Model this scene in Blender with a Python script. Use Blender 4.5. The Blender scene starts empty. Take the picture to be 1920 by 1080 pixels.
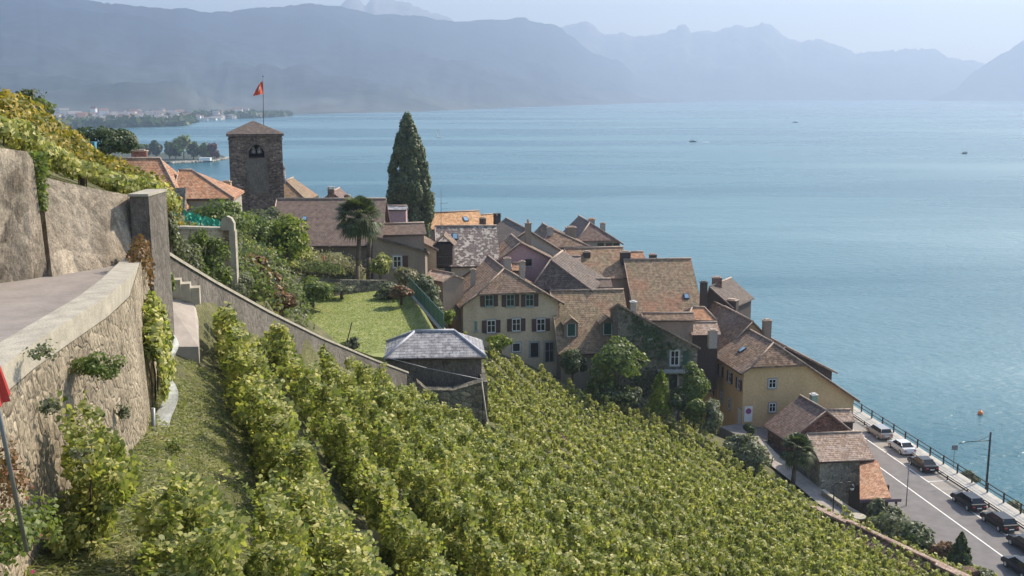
import bpy, math, random
import numpy as np
from mathutils import Vector, noise
from mathutils.geometry import intersect_ray_tri
R = math.radians
random.seed(7); RNG = np.random.default_rng(11)
SC = bpy.context.scene
COL = SC.collection
# ------------------------------------------------------------------ camera
CAMZ = 48.0; FPX = 2000.0; HOR = 176.0
PIT = math.atan((540 - HOR) / FPX); CP, SP = math.cos(PIT), math.sin(PIT)
cam = bpy.data.cameras.new('camera'); camo = bpy.data.objects.new('camera', cam); COL.objects.link(camo)
cam.sensor_width = 36; cam.lens = 36 * FPX / 1920; cam.clip_start = .3; cam.clip_end = 60000
camo.location = (0, 0, CAMZ); camo.rotation_euler = (math.pi / 2 - PIT, 0, 0); SC.camera = camo
# ------------------------------------------------------------------ world, sun, exposure
SUN_AZ, SUN_EL = R(52), R(40)          # azimuth to the right of the view direction (+Y)
wd = bpy.data.worlds.new('World'); SC.world = wd; wd.use_nodes = True
nt = wd.node_tree; bg = nt.nodes['Background']
sky = nt.nodes.new('ShaderNodeTexSky'); sky.sky_type = 'NISHITA'; sky.sun_disc = False
sky.sun_elevation = SUN_EL; sky.sun_rotation = SUN_AZ; sky.air_density = 1.2; sky.dust_density = 1.6; sky.ozone_density = 1.5
nt.links.new(sky.outputs[0], bg.inputs[0]); bg.inputs[1].default_value = 0.145
sl = bpy.data.lights.new('sun', 'SUN'); sl.energy = 4.6; sl.angle = R(.5); sl.color = (1, .9, .74)
so = bpy.data.objects.new('sun', sl); COL.objects.link(so)
so.rotation_euler = Vector((math.sin(SUN_AZ) * math.cos(SUN_EL), math.cos(SUN_AZ) * math.cos(SUN_EL), math.sin(SUN_EL))).to_track_quat('Z', 'Y').to_euler()
SC.view_settings.view_transform = 'Standard'; SC.view_settings.look = 'None'; SC.view_settings.gamma = 1
SC.view_settings.exposure = 0.72
SC.render.engine = 'CYCLES'; SC.cycles.use_denoising = True
SC.cycles.max_bounces = 6; SC.cycles.transparent_max_bounces = 8; SC.cycles.volume_bounces = 1
HAZE_DENSITY = 2.2e-4

# ------------------------------------------------------------------ geometry helpers
def ray(px, py):
    u = (px - 960) / FPX; v = (py - 540) / FPX
    return u, CP - v * SP, -(v * CP + SP)
def PZ(px, py, z):
    a, b, c = ray(px, py); s = (z - CAMZ) / c
    return Vector((a * s, b * s, z))
def PY(px, py, Y):
    a, b, c = ray(px, py); s = Y / b
    return Vector((a * s, Y, CAMZ + c * s))
def proj(p):
    x, y, z = p[0], p[1], p[2] - CAMZ
    f = y * CP - z * SP; d = -(z * CP + y * SP) ; return 960 + FPX * x / f, 540 + FPX * d / f
def plane_hit(px, py, P0, N):
    d = Vector(ray(px, py)); o = Vector((0, 0, CAMZ)); s = (P0 - o).dot(N) / d.dot(N)
    return o + d * s
UP = Vector((0, 0, 1))

class MB:
    def __init__(s): s.v = []; s.f = []; s.sm = []
    def poly(s, pts, smooth=False):
        i = len(s.v); s.v += [tuple(p) for p in pts]; s.f.append(tuple(range(i, i + len(pts)))); s.sm.append(smooth)
    def par(s, O, a, b, c):
        O, a, b, c = Vector(O), Vector(a), Vector(b), Vector(c)
        if a.cross(b).dot(c) < 0: a, b = b, a
        i = len(s.v); s.v += [tuple(O + a * x + b * y + c * z) for z in (0, 1) for y in (0, 1) for x in (0, 1)]
        for q in ((0, 2, 3, 1), (4, 5, 7, 6), (0, 1, 5, 4), (2, 6, 7, 3), (0, 4, 6, 2), (1, 3, 7, 5)):
            s.f.append(tuple(i + k for k in q)); s.sm.append(False)
    def box(s, cx, cy, z0, sx, sy, h, yaw=0):
        e = Vector((math.cos(yaw), math.sin(yaw), 0)); n = Vector((-e.y, e.x, 0))
        s.par(Vector((cx, cy, z0)) - e * sx / 2 - n * sy / 2, e * sx, n * sy, UP * h)
    def prism(s, pts, z0):
        t = [Vector(p) for p in pts]; n = len(t)
        area = sum(t[k].x * t[(k + 1) % n].y - t[(k + 1) % n].x * t[k].y for k in range(n))
        if area < 0: t.reverse()
        b = [Vector((p.x, p.y, z0)) for p in t]
        s.poly(t); s.poly(b[::-1])
        for k in range(n): s.poly((b[k], b[(k + 1) % n], t[(k + 1) % n], t[k]))
    def tube(s, p0, p1, r0, r1=None, n=8, cap=True):
        r1 = r0 if r1 is None else r1; p0, p1 = Vector(p0), Vector(p1); d = (p1 - p0).normalized()
        a = d.orthogonal().normalized(); b = d.cross(a); i = len(s.v)
        for p, r in ((p0, r0), (p1, r1)):
            for k in range(n):
                g = 2 * math.pi * k / n; s.v.append(tuple(p + a * r * math.cos(g) + b * r * math.sin(g)))
        for k in range(n):
            s.f.append((i + k, i + (k + 1) % n, i + n + (k + 1) % n, i + n + k)); s.sm.append(True)
        if cap: s.f.append(tuple(i + k for k in range(n))[::-1]); s.sm.append(False); s.f.append(tuple(i + n + k for k in range(n))); s.sm.append(False)
    def path(s, pts, r0, r1=None, n=6):
        r1 = r0 if r1 is None else r1; m = len(pts) - 1
        for k in range(m): s.tube(pts[k], pts[k + 1], r0 + (r1 - r0) * k / m, r0 + (r1 - r0) * (k + 1) / m, n)
    def ball(s, c, r, n=8, m=6, sz=1):
        c = Vector(c); i = len(s.v)
        for a in range(m + 1):
            for b in range(n):
                t = math.pi * a / m; p = 2 * math.pi * b / n
                s.v.append(tuple(c + Vector((math.sin(t) * math.cos(p), math.sin(t) * math.sin(p), math.cos(t) * sz)) * r))
        for a in range(m):
            for b in range(n):
                s.f.append((i + a * n + b, i + (a + 1) * n + b, i + (a + 1) * n + (b + 1) % n, i + a * n + (b + 1) % n)); s.sm.append(True)
    def slab(s, faces, th):
        """closed shell from upward faces sharing corners, th thick downwards"""
        key = lambda p: (round(p[0], 3), round(p[1], 3), round(p[2], 3))
        ed = {}
        for f in faces:
            for k in range(len(f)):
                a, b = key(f[k]), key(f[(k + 1) % len(f)]); ed[(a, b)] = 1
        for f in faces:
            s.poly(f); s.poly([Vector(p) - UP * th for p in f][::-1])
        for (a, b) in ed:
            if (b, a) not in ed:
                a, b = Vector(a), Vector(b); s.poly((a - UP * th, b - UP * th, b, a))
    def build(s, name, mat, root=None, parent=None, tagd=None):
        o_ = Vector(root.location) if root is not None else Vector((0, 0, 0))
        me = bpy.data.meshes.new(name); vv = [(x - o_.x, y - o_.y, z - o_.z) for x, y, z in s.v]
        me.from_pydata(vv, [], s.f)
        me.polygons.foreach_set('use_smooth', s.sm)
        uv = me.uv_layers.new(name='UVMap'); me.update()
        co = np.array(s.v); data = np.zeros((len(me.loops), 2), np.float32)
        for p in me.polygons:
            n = p.normal
            h = UP.cross(n)
            h = Vector((1, 0, 0)) if h.length < .05 else h.normalized()
            q = n.cross(h)
            for li in p.loop_indices:
                c = s.v[me.loops[li].vertex_index]; data[li] = (h.x * c[0] + h.y * c[1] + h.z * c[2], q.x * c[0] + q.y * c[1] + q.z * c[2])
        uv.data.foreach_set('uv', data.ravel())
        ob = bpy.data.objects.new(name, me); COL.objects.link(ob)
        me.materials.append(mat)
        par = parent or root
        if par is not None: ob.parent = par
        if tagd: tag(ob, *tagd)
        return ob
def tag(o, label=None, cat=None, group=None, kind=None):
    if label: o['label'] = label
    if cat: o['category'] = cat
    if group: o['group'] = group
    if kind: o['kind'] = kind
    return o
def empty(name, loc, label, cat, group=None):
    o = bpy.data.objects.new(name, None); COL.objects.link(o); o.location = loc; o.empty_display_size = .3
    return tag(o, label, cat, group)
def copy_tree(o, parent=None):
    c = o.copy(); COL.objects.link(c); c.parent = parent
    for ch in list(o.children): copy_tree(ch, c)
    return c

# ------------------------------------------------------------------ materials
def newmat(name):
    m = bpy.data.materials.new(name); m.use_nodes = True; n = m.node_tree
    return m, n, n.nodes['Principled BSDF'], n.links
def N(n, t, **k):
    x = n.nodes.new(t)
    for a, b in k.items():
        if a in ('ins',):
            for c, d in b.items(): x.inputs[c].default_value = d
        else: setattr(x, a, b)
    return x
def ramp(n, stops, interp='LINEAR'):
    r = n.nodes.new('ShaderNodeValToRGB'); r.color_ramp.interpolation = interp; e = r.color_ramp.elements
    e[0].position, e[0].color = stops[0][0], (*stops[0][1], 1); e[1].position, e[1].color = stops[-1][0], (*stops[-1][1], 1)
    for p, c in stops[1:-1]: q = e.new(p); q.color = (*c, 1)
    return r
def mix(n, fac, a, b, bt='MIX'):
    m = n.nodes.new('ShaderNodeMix'); m.data_type = 'RGBA'; m.blend_type = bt
    for sock, val in ((0, fac), (6, a), (7, b)):
        if hasattr(val, 'is_output') or isinstance(val, bpy.types.NodeSocket): n.links.new(val, m.inputs[sock])
        elif sock == 0: m.inputs[0].default_value = val
        else: m.inputs[sock].default_value = (*val, 1)
    return m.outputs[2]
def pos(n): return n.nodes.new('ShaderNodeNewGeometry').outputs['Position']
def noi(n, scale, detail=4, vec=None, rough=.6, sc3=None):
    x = N(n, 'ShaderNodeTexNoise'); x.inputs['Scale'].default_value = scale; x.inputs['Detail'].default_value = detail; x.inputs['Roughness'].default_value = rough
    v = vec or pos(n)
    if sc3:
        mp = N(n, 'ShaderNodeMapping'); mp.inputs['Scale'].default_value = sc3; n.links.new(v, mp.inputs[0]); v = mp.outputs[0]
    n.links.new(v, x.inputs['Vector']); return x.outputs['Fac']
def bump(n, bs, h, strength=.4, dist=.05):
    b = N(n, 'ShaderNodeBump'); b.inputs['Strength'].default_value = strength; b.inputs['Distance'].default_value = dist
    n.links.new(h, b.inputs['Height']); n.links.new(b.outputs[0], bs.inputs['Normal'])
def mat_plain(name, col, rough=.7, var=.15, scale=2.0, metal=0, b=.1):
    m, n, bs, l = newmat(name)
    f = noi(n, scale); lo = tuple(c * (1 - var) for c in col); hi = tuple(min(1, c * (1 + var)) for c in col)
    r = ramp(n, [(.3, lo), (.7, hi)]); l.new(f, r.inputs[0]); l.new(r.outputs[0], bs.inputs['Base Color'])
    bs.inputs['Roughness'].default_value = rough; bs.inputs['Metallic'].default_value = metal
    if b: bump(n, bs, noi(n, scale * 6, 3), b, .03)
    return m
def mat_plaster(name, col, dirt=(.3, .25, .2), amt=.5):
    m, n, bs, l = newmat(name)
    f = noi(n, .6, 5, sc3=(1, 1, .35)); r = ramp(n, [(.42, (0, 0, 0)), (.75, (1, 1, 1))]); l.new(f, r.inputs[0])
    c = mix(n, r.outputs[0], col, tuple(a * (1 - amt) + b * amt for a, b in zip(col, dirt)))
    g = noi(n, 5, 4); r2 = ramp(n, [(.3, (.82, .82, .82)), (.7, (1.1, 1.1, 1.1))]); l.new(g, r2.inputs[0])
    c = mix(n, 1, c, r2.outputs[0], 'MULTIPLY'); l.new(c, bs.inputs['Base Color']); bs.inputs['Roughness'].default_value = .9
    bump(n, bs, noi(n, 9, 4), .35, .03); return m
def mat_roof(name, c1, c2, c3, patch, tw=.34, th=.27, amt=.5, sc=.25, moss=(.11, .1, .05), mossamt=.35):
    m, n, bs, l = newmat(name)
    uv = N(n, 'ShaderNodeUVMap').outputs[0]
    # wobble rows a little
    wob = N(n, 'ShaderNodeTexNoise', ins={'Scale': .8, 'Detail': 3}); l.new(uv, wob.inputs['Vector'])
    vm = N(n, 'ShaderNodeVectorMath', operation='MULTIPLY_ADD'); l.new(wob.outputs['Color'], vm.inputs[0]); vm.inputs[1].default_value = (.12, .12, 0); l.new(uv, vm.inputs[2])
    br = N(n, 'ShaderNodeTexBrick', ins={'Scale': 1.0, 'Brick Width': tw, 'Row Height': th, 'Mortar Size': .022, 'Mortar Smooth': .4, 'Bias': 0})
    br.inputs['Color1'].default_value = (*c1, 1); br.inputs['Color2'].default_value = (*c2, 1); br.inputs['Mortar'].default_value = (*[x * .3 for x in c1], 1)
    l.new(vm.outputs[0], br.inputs['Vector'])
    # per-tile speckle
    wn = N(n, 'ShaderNodeTexVoronoi', ins={'Scale': 3.2}); l.new(uv, wn.inputs['Vector'])
    sp = N(n, 'ShaderNodeSeparateColor'); l.new(wn.outputs['Color'], sp.inputs[0])
    rr = ramp(n, [(.55, (0, 0, 0)), (.6, (1, 1, 1))], 'LINEAR'); l.new(sp.outputs[0], rr.inputs[0])
    mm = N(n, 'ShaderNodeMath', operation='MULTIPLY'); l.new(rr.outputs[0], mm.inputs[0]); mm.inputs[1].default_value = amt
    c = mix(n, mm.outputs[0], br.outputs['Color'], c3)
    f = noi(n, sc, 5); r = ramp(n, [(.48, (0, 0, 0)), (.62, (1, 1, 1))]); l.new(f, r.inputs[0])
    m2 = N(n, 'ShaderNodeMath', operation='MULTIPLY'); l.new(r.outputs[0], m2.inputs[0]); m2.inputs[1].default_value = .55
    c = mix(n, m2.outputs[0], c, patch)
    f = noi(n, sc * 2.3, 5, sc3=(1, 1, .5)); r = ramp(n, [(.5, (0, 0, 0)), (.7, (1, 1, 1))]); l.new(f, r.inputs[0])
    m3 = N(n, 'ShaderNodeMath', operation='MULTIPLY'); l.new(r.outputs[0], m3.inputs[0]); m3.inputs[1].default_value = mossamt
    c = mix(n, m3.outputs[0], c, moss)
    g = noi(n, 2.2, 6); r2 = ramp(n, [(.3, (.6, .6, .6)), (.7, (1.35, 1.35, 1.35))]); l.new(g, r2.inputs[0])
    c = mix(n, 1, c, r2.outputs[0], 'MULTIPLY')
    l.new(c, bs.inputs['Base Color']); bs.inputs['Roughness'].default_value = .85
    # each course steps up towards its lower edge
    sx = N(n, 'ShaderNodeSeparateXYZ'); l.new(vm.outputs[0], sx.inputs[0])
    dv = N(n, 'ShaderNodeMath', operation='DIVIDE'); l.new(sx.outputs[1], dv.inputs[0]); dv.inputs[1].default_value = th
    fr = N(n, 'ShaderNodeMath', operation='FRACT'); l.new(dv.outputs[0], fr.inputs[0])
    iv = N(n, 'ShaderNodeMath', operation='SUBTRACT'); iv.inputs[0].default_value = 1; l.new(fr.outputs[0], iv.inputs[1])
    ad = N(n, 'ShaderNodeMath', operation='ADD'); l.new(iv.outputs[0], ad.inputs[0]); l.new(br.outputs['Fac'], ad.inputs[1]); 
    sb = N(n, 'ShaderNodeMath', operation='MULTIPLY_ADD'); l.new(br.outputs['Fac'], sb.inputs[0]); sb.inputs[1].default_value = -.8; l.new(iv.outputs[0], sb.inputs[2])
    bump(n, bs, sb.outputs[0], .8, .06)
    return m
def mat_stone(name, c1, c2, mortar, scale=2.2, sc3=(1, 1, 1.6), msz=.06, dark=(.1, .09, .08), bstr=.7, plaster=0.0, pc=(.4, .35, .28)):
    m, n, bs, l = newmat(name)
    p = pos(n); d = N(n, 'ShaderNodeTexNoise', ins={'Scale': 1.5, 'Detail': 3}); l.new(p, d.inputs['Vector'])
    vm = N(n, 'ShaderNodeVectorMath', operation='MULTIPLY_ADD'); l.new(d.outputs['Color'], vm.inputs[0]); vm.inputs[1].default_value = (.5, .5, .3); l.new(p, vm.inputs[2])
    mp = N(n, 'ShaderNodeMapping'); mp.inputs['Scale'].default_value = sc3; l.new(vm.outputs[0], mp.inputs[0])
    v = N(n, 'ShaderNodeTexVoronoi', feature='F1', ins={'Scale': scale}); l.new(mp.outputs[0], v.inputs['Vector'])
    e = N(n, 'ShaderNodeTexVoronoi', feature='DISTANCE_TO_EDGE', ins={'Scale': scale}); l.new(mp.outputs[0], e.inputs['Vector'])
    sp = N(n, 'ShaderNodeSeparateColor'); l.new(v.outputs['Color'], sp.inputs[0])
    r = ramp(n, [(0, dark), (.25, c1), (.8, c2), (1, tuple(min(1, x * 1.5) for x in c2))]); l.new(sp.outputs[0], r.inputs[0])
    er = ramp(n, [(0, (1, 1, 1)), (msz * 2, (0, 0, 0))]); l.new(e.outputs['Distance'], er.inputs[0])
    c = mix(n, er.outputs[0], r.outputs[0], mortar)
    if plaster:
        f = noi(n, .7, 5); pr = ramp(n, [(1 - plaster - .08, (0, 0, 0)), (1 - plaster + .08, (1, 1, 1))]); l.new(f, pr.inputs[0]); c = mix(n, pr.outputs[0], c, pc)
    g = noi(n, .5, 6, sc3=(1, 1, .4)); gr = ramp(n, [(.3, (.55, .53, .5)), (.7, (1.2, 1.2, 1.2))]); l.new(g, gr.inputs[0]); c = mix(n, 1, c, gr.outputs[0], 'MULTIPLY')
    g = noi(n, 7, 6, sc3=(1, 1, .45), rough=.75); gr = ramp(n, [(.32, (.55, .53, .5)), (.68, (1.35, 1.35, 1.33))]); l.new(g, gr.inputs[0]); c = mix(n, 1, c, gr.outputs[0], 'MULTIPLY')
    pv = N(n, 'ShaderNodeTexVoronoi', ins={'Scale': 4.5}); l.new(vm.outputs[0], pv.inputs['Vector']); pr_ = ramp(n, [(.1, (.42, .38, .33)), (.24, (1, 1, 1))]); l.new(pv.outputs['Distance'], pr_.inputs[0])
    pm = noi(n, 1.1, 4); pmr = ramp(n, [(.46, (0, 0, 0)), (.56, (1, 1, 1))]); l.new(pm, pmr.inputs[0]); pc_ = mix(n, pmr.outputs[0], (1, 1, 1), pr_.outputs[0]); c = mix(n, 1, c, pc_, 'MULTIPLY')
    fg = noi(n, 22, 4); fr2 = ramp(n, [(.35, (.72, .72, .72)), (.65, (1.25, 1.25, 1.25))]); l.new(fg, fr2.inputs[0]); c = mix(n, 1, c, fr2.outputs[0], 'MULTIPLY')
    l.new(c, bs.inputs['Base Color']); bs.inputs['Roughness'].default_value = .9
    cr = ramp(n, [(0, (0, 0, 0)), (.2, (1, 1, 1))]); l.new(e.outputs['Distance'], cr.inputs[0])
    h = mix(n, .6, cr.outputs[0], noi(n, 6, 7, sc3=(1, 1, .5), rough=.75)); bump(n, bs, h, bstr, .09)
    return m
def mat_leaf(name, cols, trans=.35, rough=.5, spots=None):
    m, n, bs, l = newmat(name)
    g = n.nodes.new('ShaderNodeNewGeometry'); k = len(cols) - 1
    r = ramp(n, [(i / k, c) for i, c in enumerate(cols)]); 
    f = noi(n, .9, 2, vec=g.outputs['Position']); ma = N(n, 'ShaderNodeMath', operation='MULTIPLY_ADD'); l.new(g.outputs['Random Per Island'], ma.inputs[0]); ma.inputs[1].default_value = .75
    mb = N(n, 'ShaderNodeMath', operation='MULTIPLY_ADD'); l.new(f, mb.inputs[0]); mb.inputs[1].default_value = .9; mb.inputs[2].default_value = -.33; l.new(mb.outputs[0], ma.inputs[2])
    l.new(ma.outputs[0], r.inputs[0]); l.new(r.outputs[0], bs.inputs['Base Color']); bs.inputs['Roughness'].default_value = rough
    bs.inputs['Specular IOR Level'].default_value = .3
    t = N(n, 'ShaderNodeBsdfTranslucent'); c2 = mix(n, 1, r.outputs[0], (1.3, 1.5, .7), 'MULTIPLY'); l.new(c2, t.inputs[0])
    ms = N(n, 'ShaderNodeMixShader'); ms.inputs[0].default_value = trans; l.new(bs.outputs[0], ms.inputs[1]); l.new(t.outputs[0], ms.inputs[2])
    l.new(ms.outputs[0], n.nodes['Material Output'].inputs[0]); return m
def mat_ground(name, cols, sc=.8):
    m, n, bs, l = newmat(name)
    k = len(cols) - 1; f = noi(n, sc, 8, rough=.7); r = ramp(n, [(.3 + .4 * i / k, c) for i, c in enumerate(cols)]); l.new(f, r.inputs[0])
    g = noi(n, sc * 14, 4); r2 = ramp(n, [(.3, (.55, .55, .55)), (.7, (1.35, 1.35, 1.35))]); l.new(g, r2.inputs[0]); c = mix(n, 1, r.outputs[0], r2.outputs[0], 'MULTIPLY')
    l.new(c, bs.inputs['Base Color']); bs.inputs['Roughness'].default_value = .95; bump(n, bs, noi(n, sc * 10, 5), .6, .12); return m

M = {}
M['vine'] = mat_leaf('vine leaves', [(.08, .1, .03), (.21, .235, .07), (.42, .4, .13), (.62, .53, .22)], .36)
M['vine_far'] = mat_leaf('far vine leaves', [(.1, .115, .035), (.24, .255, .075), (.45, .42, .14), (.62, .53, .21)], .36)
M['vine_yellow'] = mat_leaf('yellow vine leaves', [(.07, .1, .02), (.16, .16, .03), (.38, .28, .05), (.5, .33, .06)], .3)
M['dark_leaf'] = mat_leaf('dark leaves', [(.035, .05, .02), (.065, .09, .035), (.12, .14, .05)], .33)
M['poplar'] = mat_leaf('poplar leaves', [(.045, .065, .03), (.1, .125, .055), (.2, .22, .1)], .36)
M['mid_leaf'] = mat_leaf('bush leaves', [(.06, .085, .025), (.13, .17, .04), (.24, .26, .07)], .38)
M['lime_leaf'] = mat_leaf('lime leaves', [(.08, .12, .015), (.16, .2, .02), (.28, .28, .03)], .4)
M['olive_leaf'] = mat_leaf('olive leaves', [(.08, .09, .05), (.16, .17, .1), (.26, .26, .16)], .34)
M['rust_leaf'] = mat_leaf('rust leaves', [(.09, .07, .03), (.2, .11, .05), (.28, .13, .07)], .3)
M['pale_leaf'] = mat_leaf('pale dry leaves', [(.14, .13, .07), (.25, .22, .12), (.34, .31, .2)], .3)
M['red_leaf'] = mat_leaf('red tree leaves', [(.09, .03, .03), (.14, .05, .05), (.1, .07, .04)], .3)
M['palm'] = mat_leaf('palm fronds', [(.03, .05, .015), (.07, .09, .03), (.16, .16, .06)], .3)
M['grassblade'] = mat_leaf('grass blades', [(.15, .18, .06), (.27, .29, .1), (.4, .38, .19)], .4)
M['rough_grass'] = mat_leaf('rough grass blades', [(.08, .1, .03), (.2, .22, .06), (.38, .33, .15)], .35)
M['ivy'] = mat_leaf('ivy leaves', [(.03, .05, .02), (.06, .09, .03), (.1, .13, .04)], .3)
M['pink'] = mat_plain('pink petals', (.6, .05, .15), .6, .2)
M['bark'] = mat_plain('bark', (.12, .09, .065), .95, .3, 3, b=.6)
M['vinewood'] = mat_plain('vine wood', (.09, .06, .04), .95, .3, 5, b=.6)
M['ground'] = mat_ground('vineyard ground', [(.11, .085, .055), (.08, .08, .03), (.11, .11, .035), (.19, .15, .1)], .7)
M['lawn'] = mat_ground('lawn', [(.17, .2, .06), (.26, .29, .09), (.38, .36, .17)], .5)
M['woods'] = mat_ground('wooded land', [(.02, .035, .02), (.035, .05, .03), (.06, .07, .04)], .02)
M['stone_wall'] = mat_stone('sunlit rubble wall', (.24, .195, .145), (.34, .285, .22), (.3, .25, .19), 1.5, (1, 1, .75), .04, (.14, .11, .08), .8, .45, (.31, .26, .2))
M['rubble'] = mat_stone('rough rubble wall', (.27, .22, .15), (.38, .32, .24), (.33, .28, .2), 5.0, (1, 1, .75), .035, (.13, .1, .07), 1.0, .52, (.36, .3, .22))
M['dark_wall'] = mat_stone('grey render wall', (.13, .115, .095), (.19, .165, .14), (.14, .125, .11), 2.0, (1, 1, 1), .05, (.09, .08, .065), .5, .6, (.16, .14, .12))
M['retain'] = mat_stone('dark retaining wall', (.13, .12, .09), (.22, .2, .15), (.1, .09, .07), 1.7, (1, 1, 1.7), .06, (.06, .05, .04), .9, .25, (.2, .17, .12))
M['coping'] = mat_plain('concrete coping', (.37, .33, .26), .9, .2, 3, b=.5)
M['tower'] = mat_stone('tower stone', (.115, .085, .07), (.22, .165, .135), (.14, .11, .09), 2.6, (1, 1, 1.9), .05, (.06, .05, .05), .8)
M['grey_stone'] = mat_stone('grey building stone', (.22, .2, .17), (.34, .31, .26), (.28, .26, .22), 2.4, (1, 1, 1.5), .07, (.14, .12, .1), .7, .4, (.33, .3, .25))
M['asphalt'] = mat_plain('asphalt', (.165, .15, .145), .92, .15, .8, b=.25)
M['road_left'] = mat_plain('old pale asphalt', (.26, .225, .2), .92, .15, 1.2, b=.4)
M['parking'] = mat_plain('parking paving', (.27, .24, .21), .92, .12, .9, b=.25)
M['kerb'] = mat_plain('kerb stone', (.45, .42, .37), .9, .15, 1.5, b=.3)
M['paint'] = mat_plain('road paint', (.75, .73, .68), .8, .12, 4, b=0)
M['path'] = mat_plain('path paving', (.36, .31, .27), .9, .18, 1.5, b=.3)
M['beige'] = mat_plaster('beige plaster', (.58, .46, .32), (.36, .26, .17), .6)
M['yellow'] = mat_plaster('yellow plaster', (.63, .44, .23), (.45, .28, .13), .5)
M['orange_pl'] = mat_plaster('orange plaster', (.55, .38, .23), (.35, .24, .16), .4)
M['cream'] = mat_plaster('cream plaster', (.62, .54, .4), (.4, .33, .24), .4)
M['pinkpl'] = mat_plaster('pink plaster', (.42, .27, .27), (.3, .2, .19), .4)
M['greypl'] = mat_plaster('grey plaster', (.36, .33, .28), (.22, .2, .16), .5)
M['brownpl'] = mat_plaster('brown plaster', (.27, .21, .16), (.15, .12, .09), .5)
M['brownstone'] = mat_stone('mossy brown stone wall', (.15, .13, .1), (.24, .21, .17), (.17, .15, .12), 2.4, (1, 1, 1.5), .06, (.08, .08, .06), .6, .4, (.2, .18, .14))
M['redbrick'] = mat_stone('red brown stone', (.16, .08, .06), (.26, .13, .1), (.15, .1, .08), 3, (1, 1, 1.5), .05, (.07, .04, .03), .7)
M['wood_dark'] = mat_plain('dark timber', (.055, .038, .03), .85, .3, 4, b=.4)
M['shut_brown'] = mat_plain('brown shutters', (.075, .035, .028), .7, .2, 4)
M['shut_green'] = mat_plain('green shutters', (.02, .07, .045), .7, .2, 4)
M['frame_w'] = mat_plain('white window frame', (.62, .6, .56), .6, .08, 4, b=0)
M['frame_g'] = mat_plain('green window frame', (.22, .33, .27), .6, .1, 4, b=0)
M['sill'] = mat_plain('grey stone surround', (.3, .3, .29), .85, .15, 4)
M['metal'] = mat_plain('grey metal', (.25, .25, .26), .5, .15, 4, .6, b=0)
M['darkmetal'] = mat_plain('dark metal', (.05, .05, .055), .5, .15, 4, .5, b=0)
M['pale_metal'] = mat_plain('pale metal', (.6, .6, .6), .5, .1, 4, .2, b=0)
M['green_fence'] = mat_plain('green fence', (.05, .13, .1), .6, .15, 3, b=0)
M['white'] = mat_plain('white paint', (.75, .75, .73), .5, .05, 3, b=0)
M['red'] = mat_plain('red cloth', (.55, .06, .05), .8, .15, 3, b=.2)
M['orange'] = mat_plain('orange plastic', (.8, .22, .05), .5, .1, 3, b=0)
M['net_g'] = mat_plain('green net', (.05, .35, .25), .8, .25, 3, b=.3)
M['net_w'] = mat_plain('white net', (.5, .5, .46), .8, .2, 10, b=.5)
M['purple'] = mat_plain('painted eave board', (.16, .1, .13), .7, .1, 3)
M['blackhole'] = mat_plain('dark opening', (.02, .018, .016), .9, .2, 3, b=0)
m, n, bs, l = newmat('window glass'); bs.inputs['Base Color'].default_value = (.05, .055, .06, 1); bs.inputs['Roughness'].default_value = .08; M['glass'] = m
m, n, bs, l = newmat('sky glass'); bs.inputs['Base Color'].default_value = (.35, .5, .6, 1); bs.inputs['Roughness'].default_value = .06; bs.inputs['Metallic'].default_value = .6; M['skyglass'] = m
BR1, BR2, BR3 = (.2, .112, .064), (.12, .07, .044), (.36, .235, .15)
M['r_brown'] = mat_roof('brown tiles', BR1, BR2, BR3, (.2, .14, .11))
M['r_plain'] = mat_roof('plain brown tiles', (.19, .125, .095), (.15, .1, .078), (.24, .165, .13), (.16, .11, .085), .25, .2, .3, mossamt=.15)
M['r_dark'] = mat_roof('dark tiles', (.13, .09, .07), (.09, .065, .052), (.2, .15, .12), (.11, .078, .06))
M['r_orange'] = mat_roof('orange tiles', (.42, .2, .1), (.33, .15, .08), (.5, .32, .2), (.48, .22, .1), mossamt=.3, moss=(.2, .15, .08))
M['r_bright'] = mat_roof('new orange tiles', (.62, .33, .15), (.55, .28, .12), (.66, .4, .22), (.6, .34, .16), mossamt=.1)
M['r_moss'] = mat_roof('mossy orange tiles', (.27, .185, .11), (.21, .135, .08), (.38, .27, .17), (.4, .17, .09), mossamt=.5, moss=(.2, .18, .08))
M['r_mott'] = mat_roof('mottled tiles', (.2, .15, .13), (.16, .12, .11), (.52, .45, .38), (.2, .16, .13), .4, .3, .9, mossamt=.2)
M['r_pinkish'] = mat_roof('pale pink tiles', (.34, .225, .16), (.28, .18, .13), (.5, .4, .33), (.38, .26, .2), mossamt=.2)
M['r_slate'] = mat_roof('slate', (.24, .235, .25), (.19, .185, .2), (.48, .47, .47), (.24, .23, .235), .5, .3, .45, mossamt=.1)
M['r_redbr'] = mat_roof('red brown tiles', (.2, .12, .09), (.15, .09, .075), (.28, .19, .15), (.17, .1, .08))
M['ridge'] = mat_plain('ridge tiles', (.36, .27, .21), .85, .35, 3, b=.3)
M['ridge_slate'] = mat_plain('lead ridge', (.4, .4, .44), .6, .2, 3, b=.1)

def body_paint(name, col, metal=.3):
    m, n, bs, l = newmat(name); bs.inputs['Base Color'].default_value = (*col, 1); bs.inputs['Roughness'].default_value = .28; bs.inputs['Metallic'].default_value = metal
    bs.inputs['Coat Weight'].default_value = .6; return m
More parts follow.
